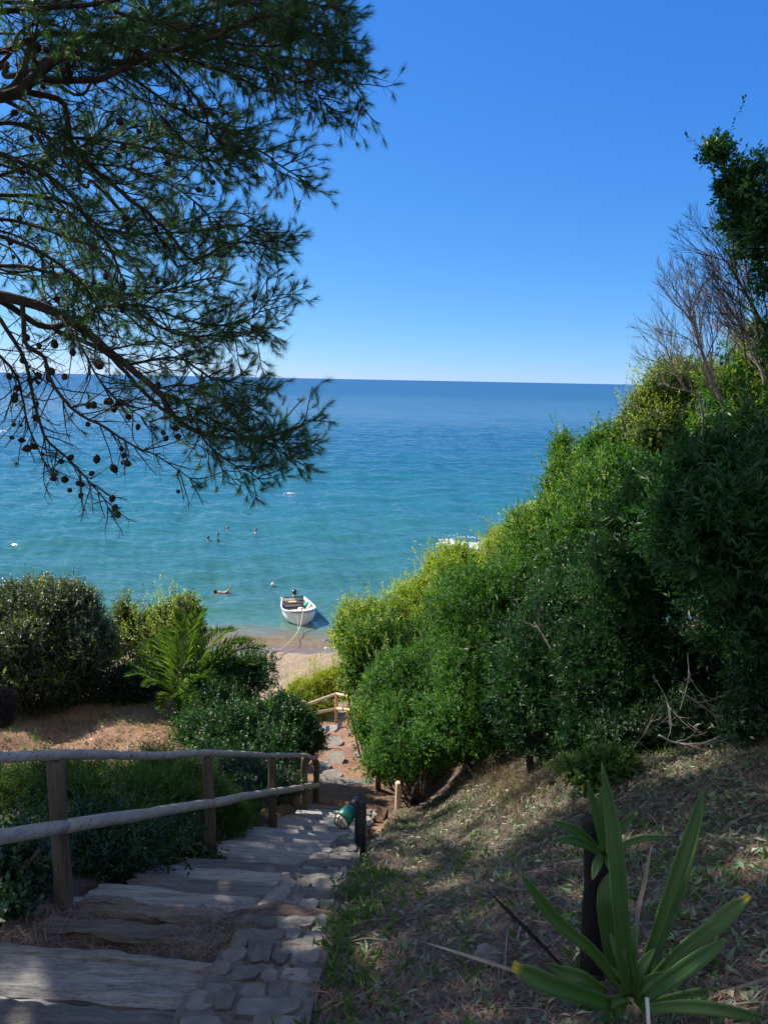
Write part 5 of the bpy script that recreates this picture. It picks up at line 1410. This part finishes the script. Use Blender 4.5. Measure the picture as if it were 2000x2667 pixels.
# ------------------------------------------------------------------ boat
def boat():
    bow = P(787, 1634, 41.7); bow[2] = 0
    hd = nrm(np.array([.96, -3.7, 0])); st = bow - hd * 3.75
    lat = np.array([hd[1], -hd[0], 0])      # +lat = boat's right when looking to the bow... (screen left)
    if lat[0] > 0: lat = -lat
    root = empty('motorboat', ((bow + st) / 2) * [1, 1, 0], 'small white open motorboat moored at the beach, bow to the shore', 'boat')
    ns = 17
    def sec(t):   # t 0 stern .. 1 bow : half beam at gunwale, at chine, keel z, gunwale z
        hb = .66 + .30 * math.sin(min(1, t / .62) * math.pi / 2) if t < .62 else .96 * max(.0, 1 - ((t - .62) / .38) ** 2.6) ** .72
        gz = .50 + .05 * t + .24 * max(0, t - .35) ** 1.4 * 2
        return hb, gz
    def pt(t, sd, z): 
        L = 3.75 + .12 * z   # raked stem
        return st + hd * (t * L) + lat * sd + np.array([0, 0, z])
    def hullV(inset=0.0, zoff=0.0):
        V = []
        for i in range(ns):
            t = i / (ns - 1); hb, gz = sec(t); hb = max(.004, hb - inset)
            row = []
            for a, zz in ((0, -.16), (.55, -.10), (.86, .06), (.96, .28), (1.0, 1.0)):
                z = zz if zz < .9 else gz
                row.append((hb * a, z))
            full = [(-s_, z) for s_, z in row[::-1]] + row[1:]
            for s_, z in full: V.append(pt(t, s_, z + zoff))
        return np.array(V), 9
    wm, nt, b = mat('boat_white')
    g = noise_n(nt, 3, 6, .6)
    nt.links.new(ramp(nt, g, [(.3, (.62, .60, .53)), (.6, (.80, .80, .76))]), b.inputs['Base Color']); b.inputs['Roughness'].default_value = .45
    bm_, nt, b = mat('boat_trim_blue'); b.inputs['Base Color'].default_value = (.10, .20, .48, 1); b.inputs['Roughness'].default_value = .5
    gr, nt, b = mat('boat_floor_grey'); b.inputs['Base Color'].default_value = (.22, .21, .20, 1)
    dk, nt, b = mat('dark_mat'); b.inputs['Base Color'].default_value = (.045, .042, .045, 1); b.inputs['Roughness'].default_value = .7
    tan, nt, b = mat('tan_board'); b.inputs['Base Color'].default_value = (.52, .42, .26, 1)
    blk, nt, b = mat('motor_black'); b.inputs['Base Color'].default_value = (.02, .024, .028, 1); b.inputs['Roughness'].default_value = .25
    slv, nt, b = mat('motor_silver'); b.inputs['Base Color'].default_value = (.5, .53, .56, 1); b.inputs['Roughness'].default_value = .35
    V, k = hullV(); i = np.arange(ns - 1)[:, None] * k; a = np.arange(k - 1)[None]
    q = np.stack([i + a, i + a + 1, i + k + a + 1, i + k + a], -1).reshape(-1, 4)
    mb = MB(); mb.add(V, [q, np.arange(k)[None, ::-1]]); 
    Vi, k = hullV(.06, 0); mb.add(Vi, [q[:, ::-1], np.arange(k)[None]])
    mb.build('hull', wm, root)
    mb = MB()
    for sgn in (-1, 1):
        g1 = [pt(t, sgn * max(0.0, sec(t)[0] - .015), sec(t)[1] + .012) for t in np.linspace(0, 1, 24)]
        tube(mb, g1, .034, 8)
    mb.build('gunwale', wm, root)
    mb = MB()
    for sgn in (-1, 1):
        g1 = [pt(t, sgn * (sec(t)[0] + .016), sec(t)[1] - .07) for t in np.linspace(0, 1, 24)]
        tube(mb, g1, .026, 6)
    mb.build('rub_rail', bm_, root)
    def boxb(name, t0, t1, s0, s1, z0, z1, m):
        c = [pt(t, s_, z) for t in (t0, t1) for s_ in (s0, s1) for z in (z0, z1)]
        bm = bmesh.new(); vs = [bm.verts.new(x) for x in c]
        for f in ((0, 1, 3, 2), (4, 6, 7, 5), (0, 4, 5, 1), (2, 3, 7, 6), (0, 2, 6, 4), (1, 5, 7, 3)): bm.faces.new([vs[j] for j in f])
        bmesh.ops.recalc_face_normals(bm, faces=bm.faces)
        bmesh.ops.bevel(bm, geom=list(bm.edges), offset=.014, segments=2, affect='EDGES')
        me = bpy.data.meshes.new(name); bm.to_mesh(me); bm.free()
        return link(name, me, m, root)
    # floor plank, benches, dark mats, fore deck
    fl = MB(); fv = []
    for t in np.linspace(.03, .93, 12):
        h = sec(t)[0] * .84; fv += [pt(t, -h, .06), pt(t, h, .06)]
    ii = np.arange(11) * 2; fl.add(fv, [np.stack([ii, ii + 1, ii + 3, ii + 2], 1)]); fl.build('floor', gr, root)
    boxb('stern_seat', .05, .19, -.56, .60, .30, .36, dk)
    boxb('seat_board', .10, .17, -.12, .34, .364, .40, tan)
    boxb('middle_bench', .27, .40, -.30, .84, .34, .40, dk)
    boxb('locker', .42, .60, .18, .82, .08, .20, dk)
    boxb('fore_bench', .70, .77, -.74, .74, .36, .42, gr)
    fd = MB(); fv = []
    for t in np.linspace(.80, .995, 8):
        h = max(.01, sec(t)[0] - .03); z = sec(t)[1] - .012; fv += [pt(t, -h, z), pt(t, 0, z + .03), pt(t, h, z)]
    ii = np.arange(7) * 3; fd.add(fv, [np.concatenate([np.stack([ii, ii + 1, ii + 4, ii + 3], 1), np.stack([ii + 1, ii + 2, ii + 5, ii + 4], 1)])]); fd.build('fore_deck', wm, root)
    tb_ = MB(); tube(tb_, [pt(.97, 0, sec(.97)[1]), pt(.975, 0, sec(.97)[1] + .13)], .025, 8); tb_.build('bow_bollard', dk, root)
    tr = MB(); tube(tr, [pt(.0, -.64, .53), pt(.0, .64, .53)], .035, 8); tr.build('transom_cap', dk, root)
    fn = MB(); c = pt(.02, .74, .36); tube(fn, [c + [0, 0, z] for z in (-.22, -.2, -.05, .1, .22, .24)], [.02, .05, .055, .055, .05, .02], 12); fn.build('fender', wm, root)
    # outboard motor on the transom
    mc = pt(-.045, -.08, .64)
    mo = MB()
    tube(mo, [mc + hd * x + np.array([0, 0, z]) for x, z in ((-.22, .02), (-.20, .08), (-.1, .15), (.04, .16), (.15, .10), (.19, .02))], [.04, .12, .16, .16, .13, .05], 14)
    ob = mo.build('outboard_motor', blk, root)
    m2 = MB(); tube(m2, [mc + [0, 0, -.02], mc + [0, 0, -.35], mc + [0, 0, -.75]], [.09, .055, .045], 10); m2.build('motor_leg', slv, ob)
    m3 = MB(); tube(m3, [mc + hd * -.05 + lat * .10 + np.array([0, 0, .17]), mc + hd * .1 + lat * .12 + np.array([0, 0, .16])], .05, 10); m3.build('motor_panel', slv, ob)
    m4 = MB(); tube(m4, [mc + hd * .12 + lat * -.16, mc + hd * .28 + lat * -.20 + np.array([0, 0, .12]), mc + hd * .10 + lat * -.32 + np.array([0, 0, .48])], .018, 8); m4.build('tiller', blk, ob)
    # loose things in the boat
    def blob(name, p, r, lab, m, cat, sq=(1, 1, .7), n=3):
        bm = bmesh.new(); bmesh.ops.create_icosphere(bm, subdivisions=n, radius=1)
        sd = rng.uniform(0, 90)
        for v in bm.verts:
            kk = 1 + .28 * noise.noise(v.co * 2.2 + Vector((sd, 0, 0)))
            v.co = Vector((v.co.x * r * sq[0] * kk, v.co.y * r * sq[1] * kk, v.co.z * r * sq[2] * kk)) + Vector(p)
        for f in bm.faces: f.smooth = True
        me = bpy.data.meshes.new(name); bm.to_mesh(me); bm.free()
        return tag(link(name, me, m), lab, cat)
    gm2, nt, b = mat('green_net'); b.inputs['Base Color'].default_value = (.02, .38, .25, 1); b.inputs['Roughness'].default_value = .8
    om, nt, b = mat('orange_float'); b.inputs['Base Color'].default_value = (.75, .36, .05, 1)
    sm, nt, b = mat('pale_sack'); b.inputs['Base Color'].default_value = (.68, .64, .58, 1); b.inputs['Roughness'].default_value = .9
    blob('fishing_net', pt(.36, -.60, .46), .17, 'green fishing net bundled on the right side of the boat', gm2, 'net', (1, 1.6, .7))
    blob('sack', pt(.56, -.16, .36), .20, 'round white sack in the middle of the boat', sm, 'sack', (1, 1, .9))
    blob('sack', pt(.62, .22, .26), .20, 'crumpled pale sack behind the fore bench of the boat', sm, 'sack', (1.4, 1, .6))
    blob('net_float', pt(.64, -.34, .42), .07, 'orange net float lying beside the white sack in the boat', om, 'float', (1, 1, .8))
    blob('sack', pt(.50, -.72, .52), .15, 'long white bundle on the right gunwale of the boat', sm, 'sack', (.8, 2.2, .7))
    blob('sack', pt(.72, -.70, .58), .12, 'small white bundle at the right front gunwale of the boat', sm, 'sack', (1, 1.4, .8))
    # mooring rope
    rm_, nt, b = mat('rope'); b.inputs['Base Color'].default_value = (.66, .60, .44, 1); b.inputs['Roughness'].default_value = .9
    a = pt(.985, 0, sec(.98)[1] + .05)
    e_ = P(668, 1726, 34.6); e_[2] = ground_z(e_[0], e_[1]) + .02
    m_ = P(765, 1660, 38.6); m2_ = P(735, 1688, 36.6)
    f1 = a + hd * .18 + np.array([0, 0, -.08])
    rp = MB(); tube(rp, spline([a, f1, P(781, 1634, 40.4), m_, m2_, e_], 60), .017, 6)
    tube(rp, spline([pt(.93, .22, sec(.93)[1] + .02), P(776, 1622, 41.0), P(776, 1642, 39.8)], 14), .008, 5)
    tag(rp.build('mooring_rope', rm_), 'slack pale mooring rope from the boat bow to the beach', 'rope')
boat()

# buoy
def buoy():
    c = P(711, 1547, 49.5); c[2] = .10
    m, nt, b = mat('buoy_white'); b.inputs['Base Color'].default_value = (.75, .66, .55, 1); b.inputs['Roughness'].default_value = .5
    bm = bmesh.new(); bmesh.ops.create_uvsphere(bm, u_segments=18, v_segments=12, radius=.125)
    for v in bm.verts: v.co = v.co + Vector(c)
    for f in bm.faces: f.smooth = True
    me = bpy.data.meshes.new('buoy'); bm.to_mesh(me); bm.free()
    o = link('buoy', me, m); tag(o, 'round whitish mooring buoy floating behind the boat', 'buoy')
    mb = MB(); tube(mb, [c + (Vector((math.cos(a) * .04, 0, .14 + math.sin(a) * .04))) for a in np.linspace(0, 6.28, 13)], .012, 6)
    mb.build('ring', m, o)
buoy()

# ------------------------------------------------------------------ swimmers
SK, nt_, b_ = mat('skin'); b_.inputs['Base Color'].default_value = (.46, .27, .19, 1); b_.inputs['Roughness'].default_value = .45
HAIR, nt_, b_ = mat('dark_hair'); b_.inputs['Base Color'].default_value = (.018, .013, .011, 1); b_.inputs['Roughness'].default_value = .5
def skinned(verts, edges, radii, name):
    me = bpy.data.meshes.new(name); me.from_pydata([tuple(v) for v in verts], edges, []); me.update()
    o = bpy.data.objects.new(name, me); C.objects.link(o)
    sk = o.modifiers.new('skin', 'SKIN'); sk.use_smooth_shade = True
    for i, r in enumerate(radii):
        v = me.skin_vertices[0].data[i]; v.radius = (r, r) if np.isscalar(r) else r; v.use_root = (i == 0)
    o.modifiers.new('sub', 'SUBSURF').levels = 2
    o.modifiers['sub'].render_levels = 2
    dg = bpy.context.evaluated_depsgraph_get()
    out = bpy.data.meshes.new_from_object(o.evaluated_get(dg))
    bpy.data.objects.remove(o); bpy.data.meshes.remove(me)
    return out
def hair_cap(c, r, back, long=0.0):
    bm = bmesh.new(); bmesh.ops.create_icosphere(bm, subdivisions=3, radius=1)
    back = Vector(back)
    dele = []
    for v in bm.verts:
        if v.co.dot(back) < -.35 and v.co.z < .45: dele.append(v)
    bmesh.ops.delete(bm, geom=dele, context='VERTS')
    for v in bm.verts:
        z = v.co.z * r * 1.22
        if v.co.z < 0: z -= long * -v.co.z
        v.co = Vector((v.co.x * r * 1.06, v.co.y * r * 1.06, z)) + Vector(c) + back * r * .12
    for f in bm.faces: f.smooth = True
    me = bpy.data.meshes.new('hair'); bm.to_mesh(me); bm.free(); return me
def swimmer(px, py, label, face, rise, arms, long=.0):
    # eye height of the head over the water is 'rise'
    d0 = EYE / -(nrm(P(px, py, 50) - np.array([0, 0, EYE]))[2])
    w = np.array([0, 0, EYE]) + nrm(P(px, py, 50) - np.array([0, 0, EYE])) * d0
    w[2] = 0
    f = nrm(np.array([math.cos(face), math.sin(face), 0])); s = np.array([-f[1], f[0], 0])
    z = lambda k: np.array([0, 0, k + rise])
    V = [w + z(-.95), w + z(-.55), w + z(-.30), w + z(-.19) + f * .01, w + z(-.06) + f * .02, w + z(.035) + f * .025, w + z(.11) + f * .02,
         w + s * .18 + z(-.28), w + s * .32 + f * .10 * arms + z(-.40 + .12 * arms), w + s * .40 + f * .30 * arms + z(-.44 + .14 * arms),
         w - s * .18 + z(-.28), w - s * .32 + f * .10 * arms + z(-.40 + .12 * arms), w - s * .40 + f * .30 * arms + z(-.44 + .14 * arms), w + f * .105 + z(.0)]
    E = [(0, 1), (1, 2), (2, 3), (3, 4), (4, 5), (5, 6), (2, 7), (7, 8), (8, 9), (2, 10), (10, 11), (11, 12), (4, 13)]
    rad = [.15, .15, .13, .062, .078, .098, .07, .07, .046, .034, .07, .046, .034, .018]
    me = skinned(V, E, rad, 'person')
    o = link('person', me, SK)
    tag(o, label, 'person', 'bathers standing in the sea')
    link('hair', hair_cap(w + z(.055) + f * .01, .098, -f, long), HAIR, o)
    return o
swimmer(543, 1410, 'leftmost bather in the sea, dark hair and pale back turned to the shore', R(75), .30, .4, .05)
swimmer(567, 1396, 'bather with only the head out, farther of the close pair', R(200), .12, .3)
swimmer(569, 1412, 'dark-haired bather with only the head out, nearer of the close pair', R(100), .12, .3, .05)
swimmer(594, 1382, 'bather standing alone behind the group of three', R(185), .22, 1.0)
swimmer(667, 1386, 'bather farthest right, alone in the water', R(190), .18, 1.0)
def floater():
    w = P(563, 1552, 47.5); w[2] = .0
    x = np.array([1., .05, 0]); y = np.array([-.05, 1., 0])
    A = lambda a, b, c: w + (x * a + y * b + np.array([0, 0, c])) * .84
    V = [A(.62, 0, .02), A(.35, 0, .04), A(.17, 0, .06), A(.08, 0, .10), A(0, 0, .13), A(-.01, -.02, .21),
         A(.22, .2, .0), A(.05, .38, -.03), A(-.18, .5, -.03), A(.22, -.2, .0), A(.05, -.36, -.02), A(-.2, -.42, .0),
         A(.68, .09, .02), A(.92, .1, .18), A(.98, .1, -.2), A(.68, -.09, .02), A(1.02, -.1, .30), A(1.20, -.1, .68), A(1.24, -.12, .78)]
    E = [(0, 1), (1, 2), (2, 3), (3, 4), (4, 5), (2, 6), (6, 7), (7, 8), (2, 9), (9, 10), (10, 11), (0, 12), (12, 13), (13, 14), (0, 15), (15, 16), (16, 17), (17, 18)]
    rad = [.84 * q for q in (.14, .14, .13, .06, .085, .09, .07, .046, .034, .07, .046, .034, .085, .062, .04, .085, .066, .042, .03)]
    o = link('person', skinned(V, E, rad, 'person'), SK)
    tag(o, 'bather floating on the back with one leg raised, nearest to the boat', 'person')
    link('hair', hair_cap(A(-.03, -.02, .17), .105, np.array([-.7, -.6, .2]), .10), HAIR, o)
floater()

# ------------------------------------------------------------------ foam
def foam():
    m, nt, b = mat('sea_foam'); b.inputs['Roughness'].default_value = .7
    nt.links.new(ramp(nt, noise_n(nt, 4, 4), [(.3, (.55, .6, .6)), (.6, (.82, .84, .84))]), b.inputs['Base Color'])
    def patch(name, x0, y0, w, h, n, r, lab, zz=.12):
        mb = MB()
        for _ in range(n):
            c = np.array([x0 + rng.normal(0, w), y0 + rng.normal(0, h), abs(rng.normal(0, zz)) + .04])
            k = 7; a = np.linspace(0, 2 * np.pi, k, endpoint=False)
            rr = r * rng.uniform(.4, 1.3) * rng.uniform(.6, 1.2, k)
            top = np.stack([np.cos(a) * rr * 1.5, np.sin(a) * rr, np.full(k, .03)], 1); bot = top * [1.15, 1.15, 0] - [0, 0, .06]
            i = np.arange(k); j = (i + 1) % k
            mb.add(np.vstack([top, bot]) + c, [i[None], np.stack([i, i + k, j + k, j], 1)])
        tag(mb.build(name, m, smooth=True), lab, kind='stuff')
    e = np.array([0, 0, EYE])
    def sea_at(px, py):
        v = nrm(P(px, py, 50) - e); return e + v * (EYE / -v[2])
    a = sea_at(1225, 1420); patch('surf', a[0] - .35, a[1] + .4, .75, 1.0, 1800, .06, 'white surf breaking on the rocks beyond the hedge', .045)
    a = sea_at(893, 1690); patch('foam', a[0], a[1], .34, .08, 170, .028, 'small white foam line breaking at the water edge', .012)
    a = sea_at(2, 1125); patch('foam', a[0] - .7, a[1], .8, 1.2, 60, .25, 'white wake at the left edge far out on the sea', .15)
    a = sea_at(758, 1286); patch('foam', a[0], a[1], .3, .12, 30, .06, 'lone tiny whitecap on the open sea', .04)
    a = sea_at(1300, 1425)
    bm = bmesh.new(); bmesh.ops.create_icosphere(bm, subdivisions=4, radius=1)
    for v in bm.verts:
        k = 1 + .4 * noise.noise(v.co * 1.5) + .2 * noise.noise(v.co * 4)
        v.co = Vector((v.co.x * 2.2 * k + a[0] + .8, v.co.y * 1.5 * k + a[1], v.co.z * .45 * k))
    me = bpy.data.meshes.new('sea_rock'); bm.to_mesh(me); bm.free()
    tag(link('sea_rock', me, M_STONE), 'low grey rock in the surf behind the hedge', 'rock')
foam()

# ------------------------------------------------------------------ light
SUN_AZ, SUN_EL = R(-58), R(39)        # azimuth from +Y, clockwise positive
w = bpy.data.worlds.new('World'); bpy.context.scene.world = w; w.use_nodes = True
nt = w.node_tree
sky = nt.nodes.new('ShaderNodeTexSky'); sky.sky_type = 'NISHITA'; sky.sun_disc = False
sky.sun_elevation = SUN_EL; sky.sun_rotation = SUN_AZ
sky.altitude = 0; sky.air_density = .7; sky.dust_density = 0; sky.ozone_density = 6
sp = nt.nodes.new('ShaderNodeSeparateColor'); nt.links.new(sky.outputs[0], sp.inputs[0])
cb_ = nt.nodes.new('ShaderNodeCombineColor')
def curve(i, gain, p):
    a = N(nt, 'ShaderNodeMath', operation='MULTIPLY'); nt.links.new(sp.outputs[i], a.inputs[0]); a.inputs[1].default_value = .1
    q = N(nt, 'ShaderNodeMath', operation='POWER'); nt.links.new(a.outputs[0], q.inputs[0]); q.inputs[1].default_value = p
    g = N(nt, 'ShaderNodeMath', operation='MULTIPLY'); nt.links.new(q.outputs[0], g.inputs[0]); g.inputs[1].default_value = gain * 10
    nt.links.new(g.outputs[0], cb_.inputs[i])
curve(0, .74, 1.1); curve(1, .80, .72); curve(2, 1.02, .35)
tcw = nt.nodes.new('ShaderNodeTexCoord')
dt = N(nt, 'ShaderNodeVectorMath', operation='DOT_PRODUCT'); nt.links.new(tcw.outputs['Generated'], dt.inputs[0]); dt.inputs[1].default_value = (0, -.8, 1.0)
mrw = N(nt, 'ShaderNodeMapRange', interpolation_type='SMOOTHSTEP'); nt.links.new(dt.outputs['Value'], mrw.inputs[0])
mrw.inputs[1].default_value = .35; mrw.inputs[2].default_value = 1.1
mxw = mixc(nt, mrw.outputs[0], cb_.outputs[0], (5.1, 5.4, 6.1))  # pale unseen sky overhead and behind, added to lift and neutralise the shade
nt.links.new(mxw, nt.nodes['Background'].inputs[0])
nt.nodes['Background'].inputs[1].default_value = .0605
sd = bpy.data.lights.new('sun', 'SUN'); so = bpy.data.objects.new('sun', sd); C.objects.link(so)
sd.energy = 5.0; sd.angle = R(.53); sd.color = (1.0, .90, .76)
dirv = Vector((math.sin(SUN_AZ) * math.cos(SUN_EL), math.cos(SUN_AZ) * math.cos(SUN_EL), math.sin(SUN_EL)))
so.rotation_euler = dirv.to_track_quat('Z', 'Y').to_euler()

sc = bpy.context.scene
sc.view_settings.view_transform = 'Standard'; sc.view_settings.look = 'None'
sc.view_settings.gamma = 1.0; sc.view_settings.exposure = .92
sc.render.engine = 'CYCLES'
sc.cycles.max_bounces = 6; sc.cycles.diffuse_bounces = 3; sc.cycles.glossy_bounces = 3; sc.cycles.transmission_bounces = 4; sc.cycles.transparent_max_bounces = 4
sc.cycles.use_denoising = True
sc.cycles.sample_clamp_indirect = 6
